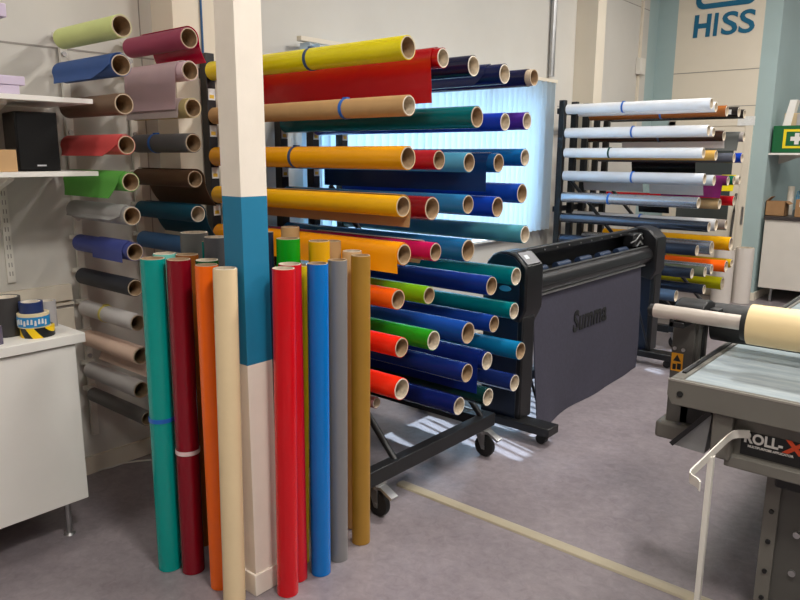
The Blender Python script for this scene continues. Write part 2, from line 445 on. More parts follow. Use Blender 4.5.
YA = [2.2, 2.43, 2.67, 2.91, 3.15]
rk1 = rack('roll_rack', 'black wheeled rack carrying coloured vinyl rolls in front of the window', YA, 2.1, 3.12, (2.315, 3.03))
M_tagw = mat('tag_paper', (226, 226, 224), .6, var=.1, scale=60)
M_tagy = mat('tag_yellow', (225, 185, 60), .6)
for y in YA:
    for z in (1.9, 1.72, 1.51, 1.32, 1.12):
        o = MB().box((-3.125+2.5, y-.02-rk1[2], z-.028), (-3.122+2.5, y+.02-rk1[2], z+.028)).box((-3.122+2.5, y-.015-rk1[2], z-.02), (-3.1215+2.5, y+.012-rk1[2], z-.002), 1)
        o.build('tag', [M_tagw, M_tagy], rk1[0])
G1 = 'vinyl rolls on the wheeled rack by the window'
XB1 = -3.105
def main_roll(px, py, rpx, rgb, label, col, xf=None, **kw):
    """front end centre seen at (px,py); the column fixes its Y"""
    fl = kw.pop('flaps', ())
    y = kw.pop('y', YA[col])
    p = ay(px, py, y); dist = (p-O).dot(CF); r = kw.pop('r', rpx/F*dist)
    mt = kw.pop('mt', None) or film(rgb)
    xb = kw.pop('xb', XB1)
    t = hroll('vinyl_roll', label, xb, p.x, y, p.z, r, mt, G1, **kw)
    peg(rk1, -3.126, y, p.z, r, .5, kw.get('ri', .84))
    for d in fl: roll_flap(t, p.x-xb, r, mt, **d)
    return t
def roll_flap(t, L, r, mt, s=-1, drop=.1, xa=.02, xb=-.02, m=None, name='loose_end', label=None, **kw):
    o = flap(t, name, m or mt, r, s, drop, xa, L+xb, label=label, **kw)
    o.location = (0, 0, r)
    return o
M_liner = mat('kraft_liner', (176, 138, 96), .6, var=.05, scale=10)
M_linerw = mat('white_liner', (222, 214, 208), .55, var=.03, scale=10)
C1 = 'in the nearest column of the wheeled rack'
for a in [
 # nearest column
 (408, 47.5, 12, (232, 215, 12), 'bright yellow vinyl roll at the top of the nearest column of the wheeled rack', 0, dict(tie=.57, tiemat=M_tied)),
 (409, 105.5, 10.5, (190, 145, 92), 'brown kraft paper roll with a blue tie, second from the top on the wheeled rack', 0, dict(tie=.73, mt=M_kraft, core=M_corew)),
 (408, 158, 12, (240, 165, 8), 'amber yellow vinyl roll below the kraft roll on the wheeled rack', 0, dict(tie=.48, tiemat=M_tied)),
 (403, 206.5, 11, (242, 180, 12), 'golden yellow vinyl roll with a kraft liner hanging behind it on the wheeled rack', 0, dict(flaps=[dict(s=1, drop=.088, xa=.05, xb=.0, m=M_liner, label='brown liner sheet', name='liner', flare=-.1, slant=0)])),
 (404, 254.5, 11, (250, 160, 12), 'orange yellow vinyl roll with a drooping loose end on the wheeled rack', 0, dict(flaps=[dict(drop=.072, xa=.05, xb=-.002, flare=.1, slant=-.015)])),
 (398, 299.5, 10.5, (250, 100, 15), 'orange vinyl roll just right of the standing gold roll, above the two red ones', 0, dict()),
 (401.5, 347.5, 10.5, (245, 40, 18), 'bright red vinyl roll between the orange one and the lowest red one', 0, dict()),
 (401.5, 389, 11.5, (250, 45, 20), 'bright red vinyl roll, lowest red one beside the standing gold roll', 0, dict(core=M_corew)),
 # second column
 (443, 58, 10, (172, 4, 16), 'red vinyl roll with a wide glossy red sheet hanging below it', 1, dict(core=M_corew, flaps=[dict(drop=.18, xa=.02, xb=-.03, flare=.0, name='hanging_sheet', slant=-.01)])),
 (439, 160, 10, (175, 22, 38), 'dark red vinyl roll whose end shows right of the amber yellow roll', 1, dict()),
 (432, 208.5, 12, (135, 18, 30), 'thick wine red vinyl roll behind the golden yellow roll', 1, dict(core=M_core)),
 (435.5, 252, 9.5, (200, 20, 90), 'magenta pink vinyl roll with a pale drooping liner', 1, dict(core=M_core, flaps=[dict(s=1, drop=.07, xa=.5, xb=-.08, m=M_linerw, name='liner', label='pale pink liner', slant=.06)])),
 (429, 295.5, 9.2, (125, 190, 22), 'lime green vinyl roll behind the orange roll of the wheeled rack', 1, dict()),
 (433.5, 340.5, 10.5, (40, 155, 30), 'grass green vinyl roll behind the upper bright red roll', 1, dict(core=M_corew)),
 # middle column
 (473.5, 66, 10.5, (22, 26, 58), 'near black navy vinyl roll in the top row beside the red roll', 2, dict(core=M_corew)),
 (477, 117, 11, (0, 112, 118), 'dark teal vinyl roll in the second row above the blinds', 2, dict()),
 (469, 162.5, 10, (80, 160, 195), 'light sky blue vinyl roll in the third row of the wheeled rack', 2, dict()),
 (468, 204.5, 9.8, (42, 124, 180), 'mid blue vinyl roll between the wine red and the royal blue roll ends', 2, dict()),
 (468, 250.5, 11.5, (30, 105, 160), 'steel blue vinyl roll whose end shows right of the magenta roll', 2, dict()),
 (468, 333, 11.5, (24, 75, 165), 'thick blue vinyl roll right of the grass green roll end', 2, dict()),
 (467, 373, 10, (24, 46, 125), 'navy blue vinyl roll right of the upper bright red roll', 2, dict()),
 (459, 406, 9.7, (22, 36, 110), 'navy blue vinyl roll lowest of all on the wheeled rack', 2, dict(core=M_corew)),
 # fourth column
 (504.5, 74, 10, (20, 30, 74), 'navy vinyl roll with a curling film edge, fourth in the top row', 3, dict(core=M_corew, flaps=[dict(s=-1, drop=.05, xa=.1, xb=-.08, slant=.05)])),
 (505, 122, 9.2, (25, 58, 178), 'royal blue vinyl roll between the dark teal and the purple roll ends', 3, dict(core=M_corew)),
 (498.5, 163, 9.7, (20, 84, 138), 'dark blue vinyl roll with a wide navy sheet hanging below it in the third row', 3, dict(flaps=[dict(drop=.135, xa=.1, xb=-.035, flare=0, name='hanging_sheet', m=film((14, 50, 98)))])),
 (497.5, 207, 10.5, (20, 62, 170), 'royal blue vinyl roll below the hanging navy sheet', 3, dict(core=M_core)),
 (491.5, 286, 10, (22, 52, 138), 'dark blue vinyl roll just below the magenta roll and its pale liner', 3, dict()),
 (494, 324, 9, (18, 58, 145), 'deep blue vinyl roll between the two teal rolls and the thick blue roll', 3, dict()),
 (487, 361, 9.7, (18, 40, 120), 'navy vinyl roll with a loose sheet hanging straight down near the plotter leg', 3, dict(core=M_corew, flaps=[dict(drop=.165, xa=.4, xb=-.022, flare=0, name='hanging_sheet')])),
 (488, 397, 9.5, (14, 50, 48), 'very dark green vinyl roll in the lowest rows near the plotter foot', 3, dict(core=M_corew)),
 # far column
 (534, 77.5, 8.7, (24, 26, 62), 'navy vinyl roll with a bare tan core, farthest of the top row', 4, dict(inner=.03)),
 (527, 121, 8.8, (82, 46, 146), 'purple vinyl roll at the far end of the second row', 4, dict(core=M_corew)),
 (525, 157.5, 8.8, (20, 104, 168), 'azure blue vinyl roll at the far end of the third row', 4, dict(core=M_corew)),
 (522, 193.5, 10, (24, 72, 172), 'strong blue vinyl roll hanging free against the white blind', 4, dict()),
 (525, 234.5, 9.2, (84, 160, 172), 'long grey teal vinyl roll just above the dark plotter head', 4, dict(core=M_corew)),
 (516, 276.5, 9.5, (0, 128, 130), 'teal vinyl roll right above the small oval badge of the plotter', 4, dict(core=M_corew)),
 (514, 311, 8.8, (0, 122, 126), 'teal vinyl roll right below the small oval badge of the plotter', 4, dict(core=M_corew)),
 (520.5, 351, 9.3, (18, 118, 165), 'cyan blue vinyl roll against the dark side of the plotter', 4, dict()),
 (514.5, 383, 9, (30, 48, 112), 'dark navy vinyl roll, lowest one against the dark plotter side', 4, dict(core=M_corew)),
]:
    px, py, rp, rgb, lab, col, kw = a
    main_roll(px, py, rp, rgb, lab, col, **kw)
# short stub near the standing gold roll
main_roll(376.5, 403, 6, (150, 110, 110), 'small pale pink roll end peeking out behind the standing gold roll', 0, y=2.2, r=.026, core=M_corew)

YR = [5.97, 6.205, 6.44, 6.675, 6.91]
rk2 = rack('roll_rack', 'dark wheeled rack with white and silver rolls standing behind the plotter', YR, 5.87, 7.06, (6.09, 6.79))
G2 = 'rolls on the rack behind the plotter'
def far_roll(px, py, rpx, rgb, label, col, **kw):
    y = YR[col]; p = ay(px, py, y); dist = (p-O).dot(CF); r = rpx/F*dist
    mt = kw.pop('mt', None) or film(rgb); fl = kw.pop('flaps', ())
    t = hroll('vinyl_roll', label, -3.105, p.x, y, p.z, r, mt, G2, **kw)
    peg(rk2, -3.126, y, p.z, r, .5)
    if 'white sticker' in label:
        MB().box((p.x+3.105-.14, -r-.002, r-.02), (p.x+3.105-.05, -r+.003, r+.02)).build('sticker', M_tagw, t)
    for d in fl: roll_flap(t, p.x+3.105, r, mt, **d)
WH = (236, 236, 238); SV = (205, 208, 214)
M_chrome = mat('silver_film', (190, 196, 205), .22, metal=.75, var=.05, scale=4)
M_chromed = mat('dark_chrome_film', (95, 105, 120), .15, metal=.85, var=.1, scale=4)
M_gunmetal = mat('gunmetal_film', (60, 70, 88), .2, metal=.6, var=.1, scale=4)
for a in [
 (711.5, 103.5, 5.6, WH, 'white vinyl roll with a blue tie, topmost and nearest on the far rack', 0, dict(tie=.42)),
 (716, 107, 5.2, WH, 'white vinyl roll tucked behind the topmost white roll of the far rack', 1, dict()),
 (727, 111, 5.6, (150, 88, 40), 'leather brown vinyl roll in the top row of the far rack', 2, dict(tie=.55)),
 (739, 112, 5.2, (34, 30, 28), 'black vinyl roll with a white sticker in the top row of the far rack', 3, dict()),
 (744.5, 114, 4.6, (40, 34, 30), 'black brown vinyl roll at the far end of the top row of the far rack', 4, dict()),
 (708.5, 130.5, 5.6, WH, 'white vinyl roll with a blue tie in the second row of the far rack', 0, dict(tie=.5)),
 (713.5, 132, 4.9, WH, 'white vinyl roll behind the second row white roll of the far rack', 1, dict()),
 (724, 136, 5.2, (52, 32, 24), 'dark chocolate brown vinyl roll with a white sheet below it on the far rack', 2, dict(tie=.55, tiemat=M_tied, flaps=[dict(s=1, drop=.1, xa=.3, xb=-.01, m=M_linerw, name='liner', label='white liner sheet')])),
 (744, 137, 4.8, (148, 142, 138), 'warm grey vinyl roll with a dark grey sheet hanging below it on the far rack', 4, dict(flaps=[dict(drop=.12, xa=.55, xb=-.03, m=matte((82, 84, 82)), name='hanging_sheet', label='dark grey sheet')])),
 (703.5, 153, 5.4, WH, 'white vinyl roll with a dark green tie in the third row of the far rack', 0, dict(tie=.35, tiemat=mat('green_strap', (20, 70, 60), .5))),
 (716, 155.5, 5.2, (205, 160, 80), 'tan gold vinyl roll end showing right of the third white roll', 1, dict()),
 (734, 158, 5, (84, 88, 100), 'slate grey vinyl roll in the third row of the far rack', 3, dict(flaps=[dict(s=1, drop=.15, xa=.31, xb=-.34, m=film((24, 26, 30)), name='hanging_sheet', label='black sheet')])),
 (742, 158, 5, (18, 60, 170), 'bright blue vinyl roll at the far end of the third row of the far rack', 4, dict(core=M_corew)),
 (704.5, 179, 5.6, SV, 'silver white vinyl roll with a blue tie in the fourth row of the far rack', 0, dict(tie=.52)),
 (714, 180.5, 5.4, (196, 202, 208), 'silver grey vinyl roll end behind the silver white roll', 1, dict(flaps=[dict(s=1, drop=.12, xa=.05, xb=-.62, m=M_linerw, name='hanging_sheet', label='white sheet'), dict(s=1, drop=.13, xa=.68, xb=-.1, m=M_linerw, name='hanging_sheet', label='white printed sheet')])),
 (728, 181, 4.8, (100, 24, 80), 'plum purple vinyl roll with a purple sheet hanging down on the far rack', 2, dict(flaps=[dict(s=-1, drop=.14, xa=.75, xb=-.03, name='hanging_sheet')])),
 (734, 180.5, 4.6, (8, 92, 66), 'bottle green vinyl roll right of the plum purple one', 3, dict()),
 (739.5, 180, 4.6, (206, 196, 182), 'beige vinyl roll at the far end of the fourth row of the far rack', 4, dict(flaps=[dict(s=-1, drop=.1, xa=1.1, xb=-.03, m=film((225, 205, 30)), name='hanging_sheet', label='yellow sheet')])),
 (698.5, 203, 5.8, (150, 165, 185), 'blue silver vinyl roll with a blue tie in the fifth row of the far rack', 0, dict(mt=M_chrome, tie=.37)),
 (719.5, 204, 5.4, (180, 148, 105), 'light brown vinyl roll below the purple sheet', 2, dict(flaps=[dict(s=1, drop=.11, xa=.5, xb=-.45, m=film((24, 26, 30)), name='hanging_sheet', label='black sheet')])),
 (734, 201, 5, (205, 18, 36), 'crimson red vinyl roll at the far end of the fifth row of the far rack', 4, dict()),
 (709, 227, 5.4, (110, 130, 155), 'long steel coloured vinyl roll right above the plotter top', 0, dict(mt=M_chromed)),
 (716, 225, 6.2, (190, 188, 188), 'light grey vinyl roll behind the steel coloured one', 1, dict(tie=.5)),
 (726, 224.5, 5, (140, 130, 122), 'taupe vinyl roll end in the sixth row of the far rack', 3, dict()),
 (731, 244, 7, (228, 168, 12), 'mustard yellow vinyl roll right of the plotter end, upper yellow one', 4, dict()),
 (697, 250.5, 5.8, (40, 46, 60), 'black chrome vinyl roll right of the plotter end', 0, dict(mt=M_gunmetal)),
 (711.5, 248, 7, (120, 140, 170), 'striped silver chrome vinyl roll right of the plotter end', 2, dict(mt=M_chrome)),
 (726, 266.5, 6, (252, 100, 14), 'bright orange vinyl roll right of the plotter end', 3, dict()),
 (731.5, 263.5, 4.5, (190, 160, 20), 'ochre vinyl roll behind the bright orange roll', 4, dict()),
 (692, 273.5, 5.4, (58, 78, 108), 'slate blue chrome vinyl roll below the orange roll', 0, dict(mt=M_gunmetal)),
 (705, 272, 5.2, (96, 102, 82), 'moss grey vinyl roll below the orange roll', 1, dict()),
 (711.5, 269.5, 5.4, (170, 176, 186), 'silver vinyl roll directly under the orange roll', 2, dict(mt=M_chrome)),
 (722.5, 283.5, 6.5, (176, 176, 14), 'yellow green vinyl roll, lowest bright one right of the plotter', 4, dict()),
 (704, 289.5, 5, (40, 50, 70), 'dark navy vinyl roll under the yellow green one', 1, dict(mt=M_gunmetal)),
 (676, 296, 6, (76, 96, 122), 'dull blue vinyl roll at the bottom of the far rack', 0, dict()),
]:
    px, py, rp, rgb, lab, col, kw = a
    far_roll(px, py, rp, rgb, lab, col, core=kw.pop('core', M_corew), **kw)

# ------------------------------------------------------------------ wall rack on the left
YW = [1.545, 1.87]
t = thing('wall_rack', 'white wall mounted rack holding short film rolls beside the shelves', 'rack', (XL, 1.7, .2))
rkw = (t, XL, 1.7)
for y in YW:
    MB().box((.001, y+.02-1.7, .0), (.02, y+.055-1.7, 1.88)).build('rail', M_whitem, t, bevel=.003)
    for z in (.42, 1.1, 1.5, 1.85): MB().cyl((.02, y+.0375-1.7, z), (.027, y+.0375-1.7, z), .011, seg=12).build('bolt', M_steel, t)
GW = 'film rolls on the white wall rack'
XFW = -2.78
def wall_roll(px, py, rpx, rgb, label, col, **kw):
    y = YW[col]; p = ay(px, py, y); dist = (p-O).dot(CF); r = rpx/F*dist
    mt = kw.pop('mt', None) or matte(rgb); fl = kw.pop('flaps', ())
    t = hroll('film_roll', label, -3.285, p.x, y, p.z, r, mt, GW, **kw)
    MB().cyl((.022, y-1.7, p.z+r*.84-.0125-.2), (.36, y-1.7, p.z+r*.84-.0125-.2), .0115, seg=10).box((.02, y-.012-1.7, p.z+r*.84-.0125-.21), (.04, y+.05-1.7, p.z+r*.84-.0125-.19)).build('peg', M_whitem, rkw[0])
    for d in fl: roll_flap(t, p.x+3.285, r, mt, **d)
for a in [
 (121.5, 26, 11.2, (206, 216, 140), 'pale lime film roll at the top of the first column of the wall rack', 0, dict()),
 (121, 65, 11, (42, 78, 138), 'navy blue film roll with a loose flap below the pale lime roll', 0, dict(flaps=[dict(drop=.05, xa=-.03, xb=.0, slant=.13, flare=.3)])),
 (124, 104, 10.7, (116, 92, 72), 'brown tinted film roll just behind the upper shelf end', 0, dict()),
 (126.5, 145, 9.7, (205, 78, 76), 'coral red film roll with a loose flap beside the speaker shelf', 0, dict(flaps=[dict(drop=.045, xa=-.02, xb=.0, slant=.1, flare=.3)])),
 (130.6, 182, 9.7, (88, 160, 66), 'leaf green film roll with a hanging flap at the lower shelf end', 0, dict(flaps=[dict(drop=.07, xa=-.02, xb=-.02, slant=.07, flare=.15)])),
 (132, 216, 9.7, (150, 148, 146), 'grey film roll with a loose edge below the leaf green roll', 0, dict(flaps=[dict(drop=.02, xa=-.02, xb=-.02, slant=.07, flare=.5)])),
 (135, 252, 9.3, (62, 72, 138), 'indigo blue film roll in the first column of the wall rack', 0, dict(flaps=[dict(drop=.045, xa=.2, xb=-.03, flare=0)])),
 (135.5, 288, 9, (40, 42, 50), 'black film roll just above the pale grey rolls of the wall rack', 0, dict()),
 (138, 323, 8.8, (196, 192, 190), 'light grey film roll with a yellow band above the peach roll', 0, dict(tie=.42, tiemat=mat('yellow_band', (206, 190, 90), .6))),
 (141, 356, 8.8, (226, 196, 176), 'peach film roll with a loose sheet curling below it', 0, dict(flaps=[dict(s=1, drop=.1, xa=.05, xb=.02, flare=-.25, m=matte((222, 196, 180)))])),
 (141.5, 390, 9, (186, 182, 180), 'grey white film roll directly below the peach roll', 0, dict()),
 (148, 418.5, 7.6, (96, 92, 90), 'dark grey film roll lowest on the wall rack', 0, dict()),
 (189, 38, 10.4, (160, 62, 92), 'raspberry film roll with a dark red sheet hanging behind it', 1, dict(flaps=[dict(s=1, drop=.095, xa=.1, xb=.0, flare=.35, m=film((205, 8, 66)), label='glossy dark red sheet', name='hanging_sheet')])),
 (190, 70.7, 9.7, (222, 190, 198), 'pale pink film roll with a big translucent pink sheet draped down', 1, dict(flaps=[dict(drop=.165, xa=-.0, xb=-.045, flare=.06, m=matte((205, 176, 182)), name='hanging_sheet')])),
 (193, 108, 9.7, (206, 188, 132), 'cream film roll with a pale yellow edge in the second column of the wall rack', 1, dict(flaps=[dict(drop=.042, xa=0, xb=-.045, flare=.1, m=matte((200, 186, 184)))])),
 (193.5, 143, 9.7, (104, 104, 106), 'grey film roll with a blue tie in the second column of the wall rack', 1, dict(tie=.36)),
 (195, 179, 8.9, (96, 68, 46), 'dark brown film roll with a brown sheet draped behind it', 1, dict(flaps=[dict(s=1, drop=.125, xa=.0, xb=.01, flare=.45, name='hanging_sheet')])),
 (198, 214, 8.7, (10, 76, 98), 'dark petrol blue film roll with a loose sheet below it', 1, dict(core=M_corew, flaps=[dict(s=1, drop=.11, xa=.05, xb=.0, flare=.45, name='hanging_sheet')])),
 (199, 247, 8.9, (70, 112, 160), 'denim blue film roll half hidden by the standing grey rolls', 1, dict()),
]:
    px, py, rp, rgb, lab, col, kw = a
    wall_roll(px, py, rp, rgb, lab, col, **kw)

# ------------------------------------------------------------------ column
M_colblue = mat('blue_column_paint', (20, 120, 158), .55, var=.03, scale=6, bump=.15)
M_colwhite = mat('cream_column_paint', (236, 226, 212), .65, var=.03, scale=8, bump=.25)
cx0, cx1, cy0, cy1 = -2.026, -1.922, 1.449, 1.558
cm = MB()
cm.box((cx0, cy0, 0), (cx1, cy1, .885)); cm.box((cx0, cy0, .885), (cx1, cy1, 1.465), 1); cm.box((cx0, cy0, 1.465), (cx1, cy1, ZC))
co = cm.build('support_column', [M_colwhite, M_colblue], None)
tag(co, 'square cream steel column with a blue painted band among the standing rolls', 'column')
MB().box((cx0-.008, cy0-.008, 0), (cx1+.008, cy1+.008, .085)).build('column_plinth', M_colwhite, co, bevel=.003)

# ------------------------------------------------------------------ standing rolls
GS = 'vinyl rolls standing around the column'
HS = 1.235
M_scotch = mat('clear_tape', (226, 200, 200), .4)
def stand(px, py, rpx, rgb, label, ztop=HS, foot=None, **kw):
    p = az(px, py, ztop); dist = (p-O).dot(CF); r = kw.pop('r', rpx/F*dist); base = None
    if foot:                                   # near edge of the foot on the floor -> centre of the foot
        b = az(foot[0], foot[1], 0); d = Vector((b.x, b.y, 0)); base = b + d.normalized()*r
        hd = math.hypot(base.x, base.y); rd = ray(px, py)
        k = hd/math.hypot(rd.x, rd.y); p = O+rd*k; ztop = p.z
        q = ray(px, py); p = Vector((q.x*k, q.y*k, ztop))
    t = vroll(label, (base or p).x, (base or p).y, r, ztop-.0015, kw.pop('mt', None) or film(rgb), GS, **kw)
    if base:
        ax_ = Vector((p.x-base.x, p.y-base.y, ztop)).normalized()
        t.rotation_mode = 'QUATERNION'; t.rotation_quaternion = Vector((0, 0, 1)).rotation_difference(ax_)
        t.location.z = .0015 + r*math.sqrt(max(0, 1-ax_.z**2))
    return t
stand(152.5, 258.5, 12.6, (0, 150, 142), 'teal green vinyl roll standing leftmost in front of the wall rack', foot=(170.5, 572.5), bands=[(.62, M_tie)], core=M_core, seam=-1.2)
stand(164.5, 253.5, 11.4, (120, 205, 190), 'mint green vinyl roll standing behind the teal green one', ztop=1.222, core=M_corew)
stand(178.6, 259.5, 12.3, (128, 8, 28), 'dark crimson vinyl roll standing right of the teal green one', foot=(194, 575.5), bands=[(.50, M_scotch)], seam=-2.6)
stand(187, 254.5, 11.4, (150, 84, 30), 'copper brown vinyl roll standing behind the dark crimson one', ztop=1.222)
stand(207, 260, 11.6, (14, 78, 40), 'dark green vinyl roll standing behind the orange one', ztop=1.228, core=M_corew)
stand(206.5, 265, 12, (244, 104, 10), 'orange vinyl roll standing left of the cream roll', foot=(222, 591))
stand(225, 268.5, 12.4, (234, 210, 168), 'cream beige vinyl roll standing in front of the column', foot=(235, 606), core=M_corew)
stand(194, 232.5, 13.8, (96, 96, 94), 'dark grey vinyl roll standing tallest behind the copper brown roll', ztop=1.287, core=M_corew, mt=matte((104, 104, 102)))
stand(216, 237, 12.2, (88, 88, 92), 'charcoal grey vinyl roll standing close behind the column on its left', ztop=1.283, core=M_corew, mt=matte((92, 92, 96)))
p = az(203.8, 241, 1.262)
vroll('thin teal tube standing between the two tall grey rolls', p.x, p.y, .0085, 1.258, film((0, 120, 112)), GS, wall=.002)
stand(283.5, 268.5, 12.2, (205, 8, 22), 'glossy red vinyl roll standing foremost right of the column', foot=(288, 598.5), core=M_corew, seam=-.9)
stand(289.8, 264, 12.2, (200, 8, 24), 'glossy red vinyl roll standing behind the foremost red one', foot=(297, 583.5), core=M_corew)
stand(300, 265.5, 9, (206, 180, 20), 'yellow vinyl roll edge showing between the red and the blue standing rolls', foot=(302, 565))
stand(317.5, 263.5, 11.4, (0, 112, 196), 'bright blue vinyl roll standing right of the red ones', foot=(321, 577.5), seam=-1.7)
stand(337.5, 260, 10.4, (132, 130, 130), 'silver grey vinyl roll standing between the blue and the gold one', foot=(339, 563), mt=mat('grey_film', (138, 136, 136), .33, metal=.25, var=.03))
stand(360.5, 255.5, 10.5, (168, 124, 42), 'gold vinyl roll standing rightmost of the group', foot=(361, 546), mt=mat('gold_film', (172, 128, 48), .4, metal=.2, var=.05))
stand(352, 251, 10, (214, 176, 128), 'tan vinyl roll standing behind the gold one', ztop=1.2195, core=M_corew)
stand(288, 238.5, 12.2, (14, 150, 20), 'grass green vinyl roll standing tall behind the red ones', ztop=1.285)
stand(319, 241, 11, (226, 166, 14), 'amber vinyl roll standing behind the blue one', ztop=1.272)
stand(331.5, 241, 9.5, (206, 160, 112), 'kraft tube standing half hidden behind the amber roll', ztop=1.26, mt=M_kraft)
stand(290, 227, 9.4, (190, 148, 96), 'brown kraft tube standing behind the tall grass green roll', ztop=1.305, mt=M_kraft)
stand(268.5, 232, 5, (28, 36, 60), 'dark navy roll edge right behind the column', ztop=1.31)

# ------------------------------------------------------------------ plotter / cutter
M_navyp = mat('dark_blue_panel', (17, 28, 46), .38, var=.05, scale=3)
M_fab = mat('charcoal_fabric', (58, 56, 70), .85, var=.12, scale=40, bump=.2)
M_fablogo = mat('printed_black', (10, 10, 13), .8)
Y0, Y1, CW = 3.37, 5.47, .19
t = thing('plotter', 'large black roll cutter plotter with a charcoal fabric basket under its bar', 'plotter', (-2.2, 4.42, 0))
ox, oy = -2.2, 4.42
def Q(pts): return [(p[0]-ox, p[1]) for p in pts]
capprof = Q([(-2.235, .7), (-2.23, .96), (-2.21, 1.02), (-2.175, 1.06), (-2.13, 1.078), (-2.08, 1.08), (-2.02, 1.066), (-1.955, 1.006), (-1.95, .98), (-1.95, .76), (-1.985, .68), (-2.06, .7)])
legprof = Q([(-2.235, .11), (-2.235, .72), (-2.0, .72), (-2.0, .11)])
for (a, b_, inn) in ((Y0, Y0+CW, 1), (Y1-CW, Y1, -1)):
    MB().prism(capprof, 'y', a-oy, b_-oy).build('end_cap', M_blackp, t, bevel=.012)
    la_ = a+.012 if inn > 0 else b_-.1
    MB().prism(legprof, 'y', la_-oy, la_+.05-oy).build('leg', M_navyp, t, bevel=.004)
    ca = a+.01 if inn > 0 else b_-.135
    MB().box((-2.005-ox, ca-oy, .11), (-1.965-ox, ca+.13-oy, .72)).build('leg_cover', M_blackp, t, bevel=.01)
    MB().box((-2.8-ox, ca-.03-oy, .065), (-1.76-ox, ca+.09-oy, .115)).build('foot', M_blackp, t, bevel=.006)
    for x in (-2.7, -1.83):
        MB().cyl((x-ox, ca+.01-oy, .031), (x-ox, ca+.05-oy, .031), .03, seg=20).box((x-.012-ox, ca+.015-oy, .04), (x+.012-ox, ca+.045-oy, .07)).build('caster', M_rubber, t)
# outer skin of the left end: dark blue
MB().prism(Q([(-2.228, .72), (-2.222, .955), (-2.203, 1.01), (-2.17, 1.048), (-2.13, 1.065), (-2.085, 1.066), (-2.03, 1.052), (-1.99, 1.016), (-1.99, .72)]), 'y', Y0-.007-oy, Y0-oy).build('side_panel', M_navyp, t)
p = ay(505, 288.5, Y0-.01)
bd = MB().lathe([(0, 0), (0, .017), (.006, .016), (.006, 0)], 'y', 24, closed=False)
bd.v = [((v[0])*2.3+p.x-ox, -v[1]+Y0-.006-oy, v[2]+p.z) for v in bd.v]
bd.build('badge', mat('badge_blue', (60, 150, 190), .3), t)
# control panel on the sloping left cap
ca_ = (Y0+.02-oy, Y0+CW-.03-oy)
cpn = MB(); pa_, pb_ = Vector((-2.028-ox, 0, 1.072)), Vector((-1.96-ox, 0, 1.013)); nn_ = Vector((.67, 0, .74))*.006
vv = [(q.x, y, q.z) for q in (pa_, pb_) for y in ca_] + [((q+nn_).x, y, (q+nn_).z) for q in (pa_, pb_) for y in ca_]
cpn.add(vv, [(0,1,3,2), (4,5,7,6), (0,1,5,4), (2,3,7,6), (0,2,6,4), (1,3,7,5)])
cp_ = cpn.build('control_panel', mat('panel_grey', (104, 104, 108), .4), t)
q = (pa_*.55+pb_*.45)+nn_*1.05
MB().add([(q.x-.012, ca_[0]+.03, q.z+.011), (q.x+.012, ca_[0]+.03, q.z-.011), (q.x+.012, ca_[0]+.07, q.z-.011), (q.x-.012, ca_[0]+.07, q.z+.011)], [(0,1,2,3)]).build('display', mat('display_light', (190, 196, 200), .3), cp_)
YI0, YI1 = Y0+CW-oy, Y1-CW-oy
MB().prism(Q([(-2.235, .86), (-2.235, 1.0), (-2.2, 1.05), (-2.13, 1.07), (-2.105, 1.066), (-2.105, 1.03), (-2.16, 1.02), (-2.2, .86)]), 'y', YI0, YI1).build('rear_beam', M_blackp, t, bevel=.005)
for k in range(10): MB().cyl((-2.105-ox, YI0+.12+k*.16, 1.045), (-2.1-ox, YI0+.12+k*.16, 1.045), .005, seg=8).build('screw', M_steel, t)
MB().prism(Q([(-2.2, .86), (-2.2, .915), (-2.02, .915), (-2.0, .86)]), 'y', YI0, YI1).build('platen', M_blackp, t)
fr_ = [(-2.1, .8), (-2.1, .92), (-2.04, .935)]
for k in range(9):
    a = math.radians(85-k*17); fr_.append((-2.035+.06*math.cos(a), .868+.066*math.sin(a)))
M_bar = mat('dark_bar', (29, 28, 30), .33, var=.05)
MB().prism(Q(fr_), 'y', YI0, YI1).build('front_cover', M_bar, t)
MB().box((-1.979-ox, YI0, .86), (-1.972-ox, YI1, .868)).build('cover_seam', M_rubber, t)
MB().box((-2.036-ox, YI0, .936), (-2.018-ox, YI1, .942)).build('cutting_strip', M_steel, t)
MB().box((-2.0-ox, YI0, .812), (-1.972-ox, YI1-.15, .82)).build('fabric_rail', M_steel, t)
for k in range(5): MB().cyl((-2.09-ox, YI0+.1+k*.3, .932), (-2.09-ox, YI0+.27+k*.3, .932), .024, seg=16).build('pinch_roller', mat('blue_grey_rubber', (36, 50, 74), .4), t)
cg = MB().box((-2.14-ox, YI1-.2, .945), (-2.05-ox, YI1-.03, 1.045)).build('cutting_carriage', M_blackp, t, bevel=.012)
MB().path([(-2.05-ox, YI1-.26, .985), (-2.035-ox, YI1-.2, 1.0), (-2.035-ox, YI1-.12, 1.04), (-2.04-ox, YI1-.06, 1.0)], .005).build('carriage_lever', M_steel, cg)
MB().path([(-2.045-ox, YI1-.16, .95), (-2.035-ox, YI1-.12, .985), (-2.035-ox, YI1-.07, .96)], .006).build('carriage_lever', M_steel, cg)
